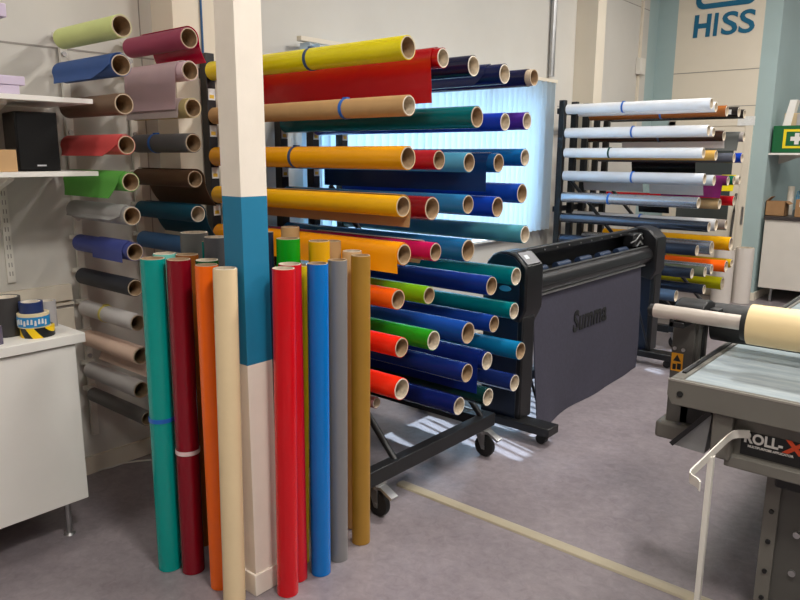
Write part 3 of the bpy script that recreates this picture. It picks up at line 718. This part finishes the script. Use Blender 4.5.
# fabric basket: front cloth with gentle folds
def cloth_x(u, v):
    x = -1.985 + .012*math.sin(u*9+v*2)*v + .018*math.sin(u*4.2+1)*v*v + .03*v*math.exp(-((u-.02)/.1)**2)*v
    return x + (.014*math.sin(u*17+v*6)*(v-.55) if v > .55 else 0)
fb = MB(); nu, nv = 40, 24; ya, yb = Y0+.16, Y1-CW-.2
vs = []
for j in range(nv+1):
    for i in range(nu+1):
        u, v = i/nu, j/nv
        y = ya+(yb-ya)*u + (.02*v*(1-u) + .13*v*u)
        z = .812*(1-v)+.003*v
        x = cloth_x(u, v)
        vs.append((x-ox, y-oy, z))
n = len(vs); vs2 = [(p[0]-.006, p[1], p[2]) for p in vs]
fs = []
for j in range(nv):
    for i in range(nu):
        a = j*(nu+1)+i; q = (a, a+1, a+nu+2, a+nu+1); fs.append(q); fs.append(tuple(k+n for k in q[::-1]))
edge = [i for i in range(nu+1)]+[j*(nu+1)+nu for j in range(1, nv+1)]+[nv*(nu+1)+i for i in range(nu-1, -1, -1)]+[j*(nu+1) for j in range(nv-1, 0, -1)]
for k in range(len(edge)):
    a, b_ = edge[k], edge[(k+1) % len(edge)]; fs.append((a, b_, b_+n, a+n))
fb.add(vs+vs2, fs)
fab = fb.build('fabric_basket', M_fab, t, smooth=80)
tm = frame_mat((0, 4.03-oy, .51), (0, 1, .0), (0, 0, 1))
bt = text_mesh('basket_lettering', 'Summa', .19, M_fablogo, fab, tm, depth=.004, bold=.005, shear=.06, wscale=.84, spacing=1.08)
for v_ in bt.data.vertices:
    vv_ = (.812-v_.co.z)/.8; uu_ = (v_.co.y+oy-ya-.02*vv_)/(yb-ya+.11*vv_)
    v_.co.x += cloth_x(uu_, vv_)-ox+.003
# frame rods that hold the cloth
MB().path([(-1.96-ox, Y0+CW+.03-oy, .13), (-2.05-ox, Y0+CW+.02-oy, .4), (-2.08-ox, Y0+CW+.02-oy, .78)], .008).build('frame_rod', M_black, t)
MB().path([(-1.985-ox, Y1-.13-oy, .13), (-2.03-ox, Y1-CW-.06-oy, .45), (-2.06-ox, Y1-CW-.14-oy, .78)], .008).build('frame_rod', M_black, t)
MB().box((-2.2-ox, Y0+.05-oy, .2), (-2.16-ox, Y1-.1-oy, .26)).build('cross_beam', M_black, t)

# ------------------------------------------------------------------ flatbed applicator table
TZ = .87; TX0, TY0 = -.785, 2.32; TX1, TY1 = .95, 6.1
t = thing('applicator_table', 'grey flatbed applicator table with a glossy cutting mat and a big cream roll across it', 'table', (0, 3.5, 0))
ox, oy = 0, 3.5
matm = bpy.data.materials.new('scuffed_cutting_mat'); matm.use_nodes = True
nt = matm.node_tree; b = nt.nodes['Principled BSDF']
tc = nt.nodes.new('ShaderNodeTexCoord'); mp = nt.nodes.new('ShaderNodeMapping'); mp.inputs['Scale'].default_value = (.8, 5, 1)
nz = nt.nodes.new('ShaderNodeTexNoise'); nz.inputs['Scale'].default_value = 5; nz.inputs['Detail'].default_value = 8; nz.inputs['Roughness'].default_value = .65
cr = nt.nodes.new('ShaderNodeValToRGB')
cr.color_ramp.elements[0].position = .35; cr.color_ramp.elements[0].color = lin((150, 162, 168))
cr.color_ramp.elements[1].position = .7; cr.color_ramp.elements[1].color = lin((184, 193, 196))
nt.links.new(tc.outputs['Object'], mp.inputs[0]); nt.links.new(mp.outputs[0], nz.inputs['Vector'])
nt.links.new(nz.outputs['Fac'], cr.inputs[0]); nt.links.new(cr.outputs[0], b.inputs['Base Color'])
b.inputs['Roughness'].default_value = .16; b.inputs['Specular IOR Level'].default_value = .7
MB().box((TX0+.04-ox, TY0+.035-oy, TZ-.03), (TX1-.04, TY1-.03-oy, TZ-.006)).build('cutting_mat', matm, t)
fr_ = MB()
fr_.prism([(TX0, TZ), (TX0, TZ-.055), (TX0+.018, TZ-.085), (TX1, TZ-.085), (TX1, TZ)], 'y', TY0-oy, TY0+.035-oy)
fr_.box((TX0, TY0+.035-oy, TZ-.085), (TX0+.04, TY1-oy, TZ)); fr_.box((TX1-.04, TY0+.035-oy, TZ-.085), (TX1, TY1-oy, TZ))
fr_.box((TX0+.04, TY1-.03-oy, TZ-.085), (TX1-.04, TY1-oy, TZ)).box((TX0+.04, TY0+.035-oy, TZ-.085), (TX1-.04, TY1-.03-oy, TZ-.035))
fr_.build('table_frame', M_grey, t, bevel=.003)
MB().box((TX0+.012, TY0+.1-oy, TZ), (TX0+.026, TY1-.1-oy, TZ+.006)).build('guide_rail', M_black, t)
MB().box((TX0+.0, TY0-.001-oy, TZ-.003), (TX1, TY0+.006-oy, TZ+.003)).build('edge_strip', mat('alu_edge', (170, 166, 158), .35, metal=.5), t)
p = ay(680, 394, TY0)
MB().cyl((p.x, TY0-.004-oy, p.z), (p.x, TY0+.002-oy, p.z), .01).build('bolt', M_rubber, t)
# leg block, sign beam
xa = ay(712, 430, TY0+.03).x; xb = ay(733, 430, TY0+.03).x
zb = ay(712, 456, TY0+.03).z
MB().box((xa, TY0+.02-oy, zb), (xb, TY0+.2-oy, TZ-.085)).build('leg_block', M_grey, t, bevel=.006)
zs1 = TZ-.085; zs0 = ay(770, 470, TY0+.05).z
MB().box((xb, TY0+.06-oy, zs0+.0), (TX1, TY0+.14-oy, zs1)).build('front_beam', M_grey, t)
MB().box((xb-.02, TY0+.035-oy, zs0-.02), (TX1, TY0+.07-oy, zs0+.02)).build('lower_rail', M_grey, t, bevel=.004)
ysg = TY0+.058
pa = ay(742, 431, ysg); 
sg = MB().box((pa.x, ysg-oy, pa.z-.078), (pa.x+.4, ysg+.003-oy, pa.z+.004)).build('sign_plate', M_rubber, t)
M_sw = mat('white_print', (225, 222, 216), .5); M_so = mat('orange_print', (226, 78, 34), .5)
zb_ = ay(746, 441.5, ysg).z
text_mesh('sign_lettering', 'ROLL-', .047, M_sw, sg, frame_mat((pa.x+.008, ysg-.002-oy, zb_), (1, 0, 0), (0, 0, 1)), depth=.002, bold=.0016, wscale=.9)
text_mesh('sign_lettering', 'X', .056, M_so, sg, frame_mat((pa.x+.130, ysg-.002-oy, zb_-.003), (1, 0, 0), (0, 0, 1)), depth=.002, bold=.003, shear=.1, wscale=1.25)['label'] = 'orange letter X'
text_mesh('sign_lettering', 'MULTIPURPOSE APPLICATOR', .0102, M_sw, sg, frame_mat((pa.x+.022, ysg-.002-oy, zb_-.0155), (1, 0, 0), (0, 0, 1)), depth=.002, bold=.0004)
# big leg at the right
yl_ = TY0+.16
la = ay(767, 500, yl_).x
lg_ = MB().box((la, yl_-oy, .06), (la+.62, yl_+.03-oy, zs0)).build('leg_panel', M_greyd, t, bevel=.003)
MB().box((la-.005, yl_-.012-oy, .06), (la+.04, yl_-oy, zs0-.03)).build('leg_strip', M_grey, lg_)
for k, z in enumerate((.44, .33, .22, .12)): MB().cyl((la+.02, yl_-.018-oy, z), (la+.02, yl_-.012-oy, z), .008, seg=12).build('bolt', M_rubber, lg_)
for x, z in ((la+.1, .38), (la+.1, .24)): MB().cyl((x, yl_-.01-oy, z), (x, yl_-oy, z), .011, seg=12).build('bolt', M_steel, lg_)
MB().box((la-.02, yl_-.05-oy, 0), (la+.68, yl_+.1-oy, .06)).build('foot', M_grey, t, bevel=.005)
MB().box((-.45, TY1-.4-oy, 0), (.7, TY1-.3-oy, TZ-.085)).build('leg_panel', M_greyd, t)
MB().box((la+.02, yl_-.03-oy, zs0-.09), (la+.2, yl_-.005-oy, zs0-.01)).build('control_box', M_blackp, t, bevel=.01)
# gantry side tower, left
ty = 2.72; tx0, tx1 = ay(667, 400, ty).x, ay(692, 400, ty).x
tw = MB().box((tx0, ty-oy, .56), (tx1-.01, ty+.13-oy, 1.0)).build('gantry_tower', M_greyd, t, bevel=.004)
MB().box((tx1-.01, ty+.01-oy, .58), (tx1, ty+.12-oy, .99)).build('tower_cover', M_greyd, tw)
MB().box((tx1, ty+.05-oy, .78), (tx1+.003, ty+.085-oy, .96)).build('slot', M_rubber, tw)
p = ay(677, 362, ty)
wl = MB().box((p.x-.022, ty-.002-oy, p.z-.036), (p.x+.022, ty-oy, p.z+.036)).build('warning_label', mat('warning_yellow', (232, 160, 20), .5), tw)
MB().prism([(p.x-.015, p.z+.004), (p.x+.015, p.z+.004), (p.x, p.z+.03)], 'y', ty-.0035-oy, ty-.002-oy).box((p.x-.015, ty-.0035-oy, p.z-.03), (p.x-.002, ty-.002-oy, p.z-.008)).box((p.x+.002, ty-.0035-oy, p.z-.028), (p.x+.017, ty-.002-oy, p.z-.004)).build('warning_symbol', M_rubber, wl)
for px_, py_ in ((675, 348), (683.5, 350)):
    q = ay(px_, py_, ty); MB().cyl((q.x, ty-.006-oy, q.z), (q.x, ty-oy, q.z), .007, seg=12).build('bolt', M_steel, tw)
MB().box((tx0-.03, ty-.03-oy, .505), (tx1+.02, ty+.16-oy, .575)).build('carriage_foot', M_grey, t, bevel=.012)
MB().box((tx1-.04, ty+.0-oy, .58), (TX0+.12, ty+.12-oy, .77)).build('carriage_block', M_rubber, t)
# motor housing
hs = []
for k in range(9):
    a = math.radians(180-k*22.5); hs.append((ty+.06-oy+.08*math.cos(a), 1.02+.045*math.sin(a)))
MB().prism([(ty-.025-oy, .985)]+hs+[(ty+.145-oy, .985)], 'x', tx0+.0, tx1+.015).build('motor_housing', M_blackp, t, bevel=.006)
MB().box((tx1+.015, ty+.05-oy, 1.0), (tx1+.055, ty+.1-oy, 1.035)).build('motor_bracket', M_blackp, t, bevel=.004)
# unwind shaft with cream roll
sy = 2.6; s0 = ay(655, 310, sy); s1 = ay(741, 323, sy); sz = (s0.z+s1.z)/2
M_alu = mat('brushed_tube', (196, 186, 176), .38, metal=.35, var=.04, scale=20)
sh = MB().cyl((s0.x, sy-oy, sz), (s1.x+1.6, sy-oy, sz), .0265, seg=28).build('unwind_shaft', M_alu, t)
MB().cyl((s0.x-.016, sy-oy, sz), (s0.x, sy-oy, sz), .024).cyl((s0.x-.026, sy-oy, sz), (s0.x-.016, sy-oy, sz), .01).build('shaft_cap', M_rubber, sh)
MB().box((tx0+.03, sy-.02-oy, sz-.05), (tx1-.01, ty+.01-oy, sz-.027)).box((tx0+.03, sy-.02-oy, sz-.05), (tx0+.05, sy+.03-oy, sz-.02)).build('shaft_bracket', M_blackp, t, bevel=.004)
M_cream = mat('cream_tape', (222, 198, 150), .5, var=.02, scale=4)
MB().cyl((s1.x+.03, sy-oy, sz), (s1.x+1.5, sy-oy, sz), .07, seg=48).build('application_tape_roll', M_cream, t, label='cream roll of application tape')
MB().cyl((s1.x+.01, sy-oy, sz), (s1.x+.03, sy-oy, sz), .06, seg=40).build('flange', M_rubber, t)
ry = 2.88; r0 = ay(715, 321, ry)
MB().cyl((r0.x, ry-oy, r0.z), (r0.x+1.55, ry-oy, r0.z), .074, seg=36).build('pressure_roller', M_rubber, t)
MB().cyl((tx1-.01, ry-.02-oy, r0.z), (r0.x, ry-.02-oy, r0.z), .02, seg=16).build('roller_axle', M_blackp, t)
# right hand tower of the gantry
MB().box((TX1+.005, 2.56-oy, .62), (TX1+.1, 2.95-oy, 1.12)).build('gantry_tower', M_greyd, t, bevel=.004)
MB().box((TX1-.1, 2.62-oy, .62), (TX1+.05, 2.9-oy, .78)).build('carriage_block', M_rubber, t)
# waste tray below the front corner
M_clear = mat('grey_tray', (150, 152, 152), .25, var=.12, scale=12)
ta = [ay(673, 442, 2.42), ay(706, 452, 2.42), ay(714, 413, 2.42), ay(708, 412, 2.42)]
MB().prism([(q.x, q.z) for q in ta], 'y', 2.4-oy, 2.62-oy).build('tray', M_clear, t)
a_, b__ = ay(672, 443, 2.39), ay(711, 412, 2.39)
MB().ribbon([(a_.x, 2.39-oy, a_.z), (b__.x, 2.39-oy, b__.z)], (0, .012, 0), .016).build('tray_edge', M_black, t)
MB().box((ta[3].x, 2.44-oy, TZ-.16), (TX0+.25, 2.6-oy, TZ-.085)).build('tray_bracket', M_black, t)

# white metal leg with a bent flat arm in front of the table
SY = 2.36
ztp = ay(745, 430.5, SY).z; hb_ = .0135; zc = ztp-hb_
arm = [az(x, y, ztp) for x, y in ((750, 430.5), (744, 430), (738, 430), (733, 431), (728, 434.5), (711, 450.5), (694, 466.5), (690.5, 470.2), (690.2, 472.5), (692.5, 475), (696.5, 477.2), (699.5, 480), (700.2, 482))]
lp = az(711.5, 451, ztp)
t = thing('hook_stand', 'thin white metal leg with a bent flat hooked arm in front of the applicator table', 'stand', (lp.x, lp.y, 0))
ox, oy = lp.x, lp.y
MB().ribbon([(q.x-ox, q.y-oy, zc) for q in arm], (0, 0, hb_), .004).build('hooked_arm', M_whitem, t, smooth=60)
zt_ = zc-.004
MB().box((-.008, -.004, .01), (.008, 0, zt_)).build('upright', M_whitem, t, bevel=.001)
MB().box((.005, -.002, .01), (.008, .016, zt_)).build('upright_flange', M_whitem, t)
MB().box((-.07, -.06, 0), (.07, .06, .01)).build('base_plate', M_whitem, t, bevel=.002)

# cable cover strip on the floor
q0, q1 = az(398, 483, 0), az(690, 597, 0)
yc = (q0.y+q1.y)/2
o = MB().prism([(-.031, 0), (-.026, .008), (-.012, .013), (.012, .013), (.026, .008), (.031, 0)], 'x', -.09, 1.5).build('floor_cable_cover', mat('cream_pvc', (172, 162, 140), .45, var=.04), None)
o.location = (-2.02, yc, 0.0005)
tag(o, 'cream cable cover strip lying across the grey floor from the rack caster', 'cable cover')
# white cable at the wall
pts = [az(x, y, .006) for x, y in ((86, 472), (100, 470), (112, 467), (124, 463), (138, 461), (150, 460), (158, 460))]
o = MB().path([(p.x, p.y, .006) for p in pts], .005).build('power_cable', M_whitem, None)
tag(o, 'thin white cable lying on the floor behind the white cabinet', 'cable')

# ------------------------------------------------------------------ left cabinet, shelves and what is on them
CX, CY = -2.8, 1.3
t = thing('cabinet', 'low white base cabinet on round steel legs at the left edge', 'cabinet', (-3.08, .3, 0))
ox, oy = -3.08, .3
MB().box((-3.345-ox, -.9-oy, .165), (CX-.025-ox, 1.262-oy, .846)).build('body', M_white, t, bevel=.002)
MB().box((CX-.022-ox, -.2-oy, .17), (CX-.006-ox, 1.262-oy, .842)).build('door', M_white, t, bevel=.002)
MB().box((CX-.022-ox, -.895-oy, .17), (CX-.006-ox, -.206-oy, .842)).build('door', M_white, t, bevel=.002)
for x in (-2.88, -3.3):
    for y in (1.2, .2, -.8):
        MB().cyl((x-ox, y-oy, .01), (x-ox, y-oy, .165), .013).cyl((x-ox, y-oy, 0), (x-ox, y-oy, .01), .026, .02).build('leg', M_steel, t)
o = MB().box((-3.335, -.95, .848), (CX+.01, CY, .888)).build('worktop', M_white, None, bevel=.003)
tag(o, 'white worktop with tape rolls on it over the left cabinet', 'worktop')
WZ = .888
# shelves
for (z, lab) in ((1.826, 'upper white wall shelf with lilac pads on it'), (1.531, 'lower white wall shelf carrying the black speaker')):
    t = thing('wall_shelf', lab, 'shelf', (XL, .4, z-.02))
    MB().box((0.01, -1.2, 0), (.44, 1.09, .02)).build('shelf_board', M_white, t, bevel=.0015)
    for y in (.78, -.5):
        MB().prism([(.01, 0), (.33, 0), (.33, -.012), (.02, -.11), (.01, -.11)], 'y', y-.012, y+.012).build('shelf_bracket', M_whitem, t)
UX = az(5, 200, 1.45)
t = thing('shelf_rail', 'white slotted shelf upright on the wall under the lower shelf', 'rail', (XL+.001, 1.262, 1.03))
MB().box((0, -.017, .0), (.012, .017, .475)).build('rail', M_whitem, t)
sl = MB()
for k in range(11):
    for s in (-1, 1): sl.box((.012, s*.006-.002, .03+k*.04), (.0128, s*.006+.002, .05+k*.04))
sl.build('slot', M_joint, t)
# speaker
SZ = 1.532
p = az(38, 169, SZ)
t = thing('speaker', 'black bookshelf speaker with a cloth front on the lower wall shelf', 'speaker', (-3.12, 1.30, SZ), math.radians(-9))
SP = t
MB().box((-.11, -.08, 0), (.09, .08, .236)).build('speaker_body', M_blackp, t, bevel=.004)
MB().box((.09, -.076, .005), (.1, .076, .231)).build('speaker_grille', mat('speaker_cloth', (14, 14, 15), .95, var=.3, scale=120), t, bevel=.003)
MB().box((.1, -.012, .02), (.1015, .022, .026)).build('speaker_badge', mat('badge_silver', (200, 200, 205), .3), t)
t = thing('cardboard_box', 'small tan cardboard box left of the black speaker', 'box', (-3.06, 1.075, SZ))
MB().box((-.09, -.12, 0), (.09, .10, .085)).build('carton', mat('tan_cardboard', (196, 158, 112), .8, var=.05), t, bevel=.002)
M_lil = mat('lilac_paper', (206, 192, 214), .7, var=.04)
for k, (dz, dy, lab) in enumerate(((0, .0, 'lower lilac pad of the pair on the upper shelf'), (.0345, .015, 'upper lilac pad of the pair on the upper shelf'))):
    o = MB().box((-.12, -.3, 0), (.12, 0, .034)).build('paper_pad', M_lil, None, bevel=.003)
    o.location = (-3.09, 1.215+dy, 1.827+dz); o.rotation_euler = (0, 0, -.04+k*.07)
    tag(o, lab, 'pad', 'lilac pads')
t = thing('wall_shelf', 'topmost white shelf, only its lilac load showing in the corner', 'shelf', (XL, .35, 2.088))
MB().box((.01, -1.2, 0), (.44, .76, .02)).build('shelf_board', M_white, t)
MB().prism([(.01, 0), (.33, 0), (.33, -.012), (.02, -.11), (.01, -.11)], 'y', .3, .324).build('shelf_bracket', M_whitem, t)
o = MB().box((-.12, -.3, 0), (.12, 0, .05)).build('paper_pad', M_lil, None, bevel=.004)
o.location = (-3.1, 1.195, 2.1085); tag(o, 'lilac pad in the top left corner above the other shelves', 'pad')

# tapes on the worktop
def tape(px, py, rpx, z0, h, mt, label, ztop=None, **kw):
    p = az(px, py, z0); dist = (p-O).dot(CF); r = rpx/F*dist
    t = thing('tape_roll', label, 'tape', (p.x, p.y, z0), 0, kw.get('group'))
    MB().tube('z', 0, h, r, r*.82, seg=36).build('tape', mt, t)
    MB().tube('z', .001, h-.001, r*.82, r*.72, seg=36).build('core', M_corew, t)
    return t, p, r, h
z1 = WZ+.0005
bx_, bp_ = az(40, 333, z1), None
tape(8.5, 334.5, 13.8, z1, .155, mat('dark_grey_cloth_tape', (56, 54, 54), .5, var=.08, scale=30), 'tall dark grey tape roll standing left of the tape stack')
hz = bpy.data.materials.new('hazard_stripes'); hz.use_nodes = True
nt = hz.node_tree; b = nt.nodes['Principled BSDF']; b.inputs['Roughness'].default_value = .4
tc = nt.nodes.new('ShaderNodeTexCoord'); wv = nt.nodes.new('ShaderNodeTexWave'); wv.inputs['Scale'].default_value = 6.5
wv.bands_direction = 'DIAGONAL'; wv.inputs['Phase Offset'].default_value = 1.0
cr = nt.nodes.new('ShaderNodeValToRGB'); cr.color_ramp.interpolation = 'CONSTANT'
cr.color_ramp.elements[0].color = lin((20, 20, 20)); cr.color_ramp.elements[1].position = .5; cr.color_ramp.elements[1].color = lin((245, 205, 10))
nt.links.new(tc.outputs['Object'], wv.inputs[0]); nt.links.new(wv.outputs['Color'], cr.inputs[0]); nt.links.new(cr.outputs[0], b.inputs['Base Color'])
tt, p0, r0_, h0 = tape(38.2, 335, 15.6, z1, .04, hz, 'black and yellow hazard tape roll at the bottom of the tape stack')
z2 = z1+.0405
M_bt = mat('bright_blue_print', (24, 128, 190), .4)
t = thing('tape_roll', 'cream tape roll in a blue printed wrapper, middle of the tape stack', 'tape', (p0.x-.004, p0.y-.01, z2))
rr = r0_*.93
MB().tube('z', 0, .055, rr, rr*.8, seg=36).build('tape', mat('cream_masking', (226, 208, 168), .6), t)
MB().tube('z', .001, .0545, rr*.8, rr*.72, seg=36).build('core', M_corew, t)
MB().tube('z', .004, .044, rr+.001, rr+.0002, seg=36).build('wrapper', M_bt, t)
# blocky white lettering around the front of the wrapper
wr = MB()
for k in range(10):
    a = math.radians(-95+k*13); w_ = .0045
    cx_, cy_ = math.cos(a), math.sin(a); tx_, ty_ = -cy_, cx_
    zlo, zhi = (.016, .036) if k % 3 else (.01, .031)
    pts = []
    for (q, z) in ((-w_, zlo), (w_, zlo), (w_*.8, zhi), (-w_*.4, zhi)):
        for rad in (rr+.0008, rr+.002): pts.append((cx_*rad+tx_*q, cy_*rad+ty_*q, z))
    wr.add(pts, [(1,3,5,7), (0,6,4,2), (0,2,3,1), (2,4,5,3), (4,6,7,5), (6,0,1,7)])
wr.build('wrapper_print', M_sw, t)
z3 = z2+.0555
t = thing('tape_roll', 'dark blue tape roll on top of the tape stack', 'tape', (p0.x-.012, p0.y-.012, z3))
MB().tube('z', 0, .042, r0_*.7, r0_*.56, seg=36).build('tape', mat('dark_blue_tape', (28, 48, 98), .45), t)
MB().tube('z', .001, .0425, r0_*.56, r0_*.46, seg=36).build('core', M_corew, t)
tape(48.5, 326, 8.6, z1, .11, mat('pale_grey_tape', (176, 172, 172), .45), 'pale grey tape roll behind the tape stack')
tape(-2, 344, 5, z1, .07, mat('red_blue_tape', (96, 88, 108), .5), 'small bluish roll at the left picture edge on the worktop')

# ------------------------------------------------------------------ far right corner
M_hall = mat('cream_end_panel', (214, 208, 198), .5, var=.02)
t = thing('cabinet', 'cream cabinet with a dark top in the far right corner', 'cabinet', (-1.7, 8.95, 0))
MB().box((-.32, -.28, .16), (.3, 2.4, .93)).build('body', M_hall, t, bevel=.003)
MB().box((-.33, -.3, .93), (.32, 2.4, .965)).build('worktop', mat('dark_laminate', (62, 56, 56), .4), t, bevel=.003)
for x in (-.2, .2):
    for y in (-.2, 1.2, 2.2): MB().cyl((x, y, 0), (x, y, .16), .014, seg=12).build('leg', M_steel, t)
M_box = mat('brown_cardboard', (164, 124, 84), .8, var=.08, scale=10)
p = ay(775, 217, 8.8)
t = thing('cardboard_box', 'open brown cardboard box on the dark cabinet top', 'box', (p.x, 8.85, .966))
MB().box((-.1, -.09, 0), (.1, .09, .006)).box((-.1, -.09, 0), (-.094, .09, .16)).box((.094, -.09, 0), (.1, .09, .16)).box((-.1, -.09, 0), (.1, -.084, .16)).box((-.1, .084, 0), (.1, .09, .16)).build('carton', M_box, t)
MB().ribbon([(.1, 0, .16), (.14, 0, .13)], (0, .09, 0), .004).build('carton_flap', M_box, t); MB().ribbon([(-.1, 0, .16), (-.05, 0, .21)], (0, .09, 0), .004).build('carton_flap', M_box, t)
t = thing('cardboard_box', 'tall brown cardboard box at the right picture edge on the dark cabinet top', 'box', (ay(801, 217, 8.8).x, 8.85, .966))
MB().box((-.06, -.09, 0), (.1, .09, .19)).build('carton', M_box, t, bevel=.003)
MB().box((-.02, -.0915, .11), (.1, -.09, .17)).build('label', M_sw, t)
t = thing('paper_roll', 'white paper roll standing upright behind the open brown box', 'roll', (ay(789, 205, 9.05).x, 9.08, .966))
MB().tube('z', 0, .32, .035, .024, seg=24).build('paper', M_corew, t)
t = thing('ribbon_bow', 'light blue ribbon bunch hanging in the far right corner', 'ribbon', (ay(798, 190, 9.05).x+.05, 9.06, .966))
rb = MB()
for k in range(6):
    a = k*PI/3; rb.path([(0, 0, .22), (math.cos(a)*.05, math.sin(a)*.05, .27), (math.cos(a)*.06, math.sin(a)*.06, .2), (math.cos(a)*.05, math.sin(a)*.05, .1), (0, 0, .003)], .008, 6)
rb.build('ribbon', mat('light_blue_ribbon', (96, 160, 200), .4), t)
# first aid shelf
SXL = ay(772, 150, 8.7).x
zsh = ay(790, 153, 8.68).z
t = thing('wall_shelf', 'short white shelf carrying the green first aid box', 'shelf', (XC, 8.95, zsh-.02))
MB().box((.003, -.28, 0), (.45, .4, .02)).build('shelf_board', M_white, t)
MB().prism([(.003, 0), (.25, 0), (.25, -.012), (.02, -.1), (.003, -.1)], 'y', .2, .212).build('shelf_bracket', M_whitem, t)
M_fa = mat('first_aid_green', (14, 96, 52), .45, var=.04); M_fy = mat('first_aid_yellow', (240, 214, 30), .5)
zk = zsh+.0005
t = thing('first_aid_box', 'green first aid box with a white cross in a yellow frame', 'first aid box', (-1.8, 8.85, zk))
MB().box((-.24, -.16, 0), (.2, .16, .29)).build('case', M_fa, t, bevel=.01)
xa, xb_ = ay(783, 140, 8.69).x+1.8, ay(783, 140, 8.69).x+1.8+.27
fr2 = MB().box((xa, -.164, .05), (xb_, -.16, .25)).build('sign_frame', M_fy, t)
MB().box((xa+.03, -.167, .075), (xb_-.03, -.164, .225)).build('sign_field', M_fa, t)
cxm = (xa+xb_)/2
MB().box((cxm-.022, -.169, .09), (cxm+.022, -.167, .21)).box((cxm-.062, -.1692, .128), (cxm+.062, -.167, .172)).build('cross', M_sw, t)
t = thing('cardboard_box', 'white and tan carton lying open on top of the first aid box', 'box', (-1.79, 8.85, zk+.2905))
MB().box((-.16, -.12, 0), (.2, .12, .13)).build('carton', mat('tan_carton', (198, 178, 140), .8), t)
MB().add([(-.17, -.125, .0), (-.09, -.125, .0), (-.05, -.125, .27), (-.12, -.125, .27), (-.17, .0, .0), (-.09, .0, .0), (-.05, .0, .27), (-.12, .0, .27)],
         [(0,1,2,3),(4,5,6,7),(0,1,5,4),(1,2,6,5),(2,3,7,6),(3,0,4,7)]).build('carton_flap', M_white, t)
MB().box((-.03, -.15, 0), (.1, -.121, .12)).build('inner_pack', mat('pack_grey', (170, 168, 166), .6), t)
# standing white rolls by the door
GDR = 'white rolls standing by the far door'
for (x, y, rp, lab) in ((718.5, 303, 9.5, 'white vinyl roll standing left of the pair by the far door'), (738.5, 303, 8.5, 'white vinyl roll standing right of the pair by the far door')):
    p = az(x, y, 0); r = rp/F*((p-O).dot(CF))
    vroll(lab, p.x, p.y+.05, r, .62 if x > 730 else .6, mat('white_roll_film', (214, 206, 198), .5, var=.03), GDR, core=M_corew)
# notice on the door frame
p = ay(748, 121, YF-.004)
o = MB().box((p.x-.1, YF-.034, p.z-.05), (p.x+.08, YF-.031, p.z+.05)).build('door_notice', M_tagw, None)
for k in range(3): pass
tag(o, 'small white notice above the corner of the far door', 'notice')

# blue cable hanging beside the rack post
p = ax(206.5, 48, -3.19)
o = MB().cyl((-3.193, p.y-.02, 2.03), (-3.193, p.y-.02, ZC-.001), .006, seg=10).build('ceiling_cable', mat('blue_cable', (36, 84, 130), .5), None)
tag(o, 'thin blue cable dropping from the ceiling to the rack post', 'cable')

# ------------------------------------------------------------------ light
wld = bpy.data.worlds.new('sky'); scn.world = wld; wld.use_nodes = True
bg = wld.node_tree.nodes['Background']; bg.inputs[0].default_value = (.50, .74, 1.0, 1); bg.inputs[1].default_value = 6.5
def light(name, kind, loc, rot, energy, color, **kw):
    d = bpy.data.lights.new(name, kind); d.energy = energy; d.color = color
    for k, v in kw.items(): setattr(d, k, v)
    o = bpy.data.objects.new(name, d); COL.objects.link(o); o.location = loc; o.rotation_euler = rot
    return o
sd = Vector((.97, -.25, -1.17)).normalized()
sun = light('sun', 'SUN', (-8, 6, 8), (0, 0, 0), 10, (.74, .88, 1), angle=.012)
sun.rotation_euler = sd.to_track_quat('-Z', 'Y').to_euler()
# ceiling LED panels
M_led = bpy.data.materials.new('led_diffuser'); M_led.use_nodes = True
b = M_led.node_tree.nodes['Principled BSDF']; b.inputs['Emission Color'].default_value = (1, .95, .88, 1); b.inputs['Emission Strength'].default_value = 2
for i, (x, y, e) in enumerate(((-2.75, -.7, 22), (1.2, -1.2, 30), (.3, .9, 84), (-.7, 3.7, 75), (1.6, 3.7, 50), (-1.0, 6.6, 70), (1.4, 6.6, 40), (-.6, 10.5, 20))):
    t = thing('ceiling_lamp', 'flat square ceiling lamp panel overhead', 'lamp', (x, y, ZC-.05), 0, 'ceiling lamps')
    MB().box((-.31, -.31, 0), (.31, .31, .05)).build('lamp_frame', M_whitem, t)
    MB().box((-.29, -.29, -.004), (.29, .29, 0)).build('diffuser', M_led, t)
    light('lamp_light', 'AREA', (x, y, ZC-.06), (0, 0, 0), e, (1, .955, .895), shape='SQUARE', size=.58)

vs_ = scn.view_settings
vs_.view_transform = 'Standard'; vs_.look = 'None'; vs_.gamma = 1; vs_.use_curve_mapping = False
vs_.exposure = .22
scn.cycles.max_bounces = 8
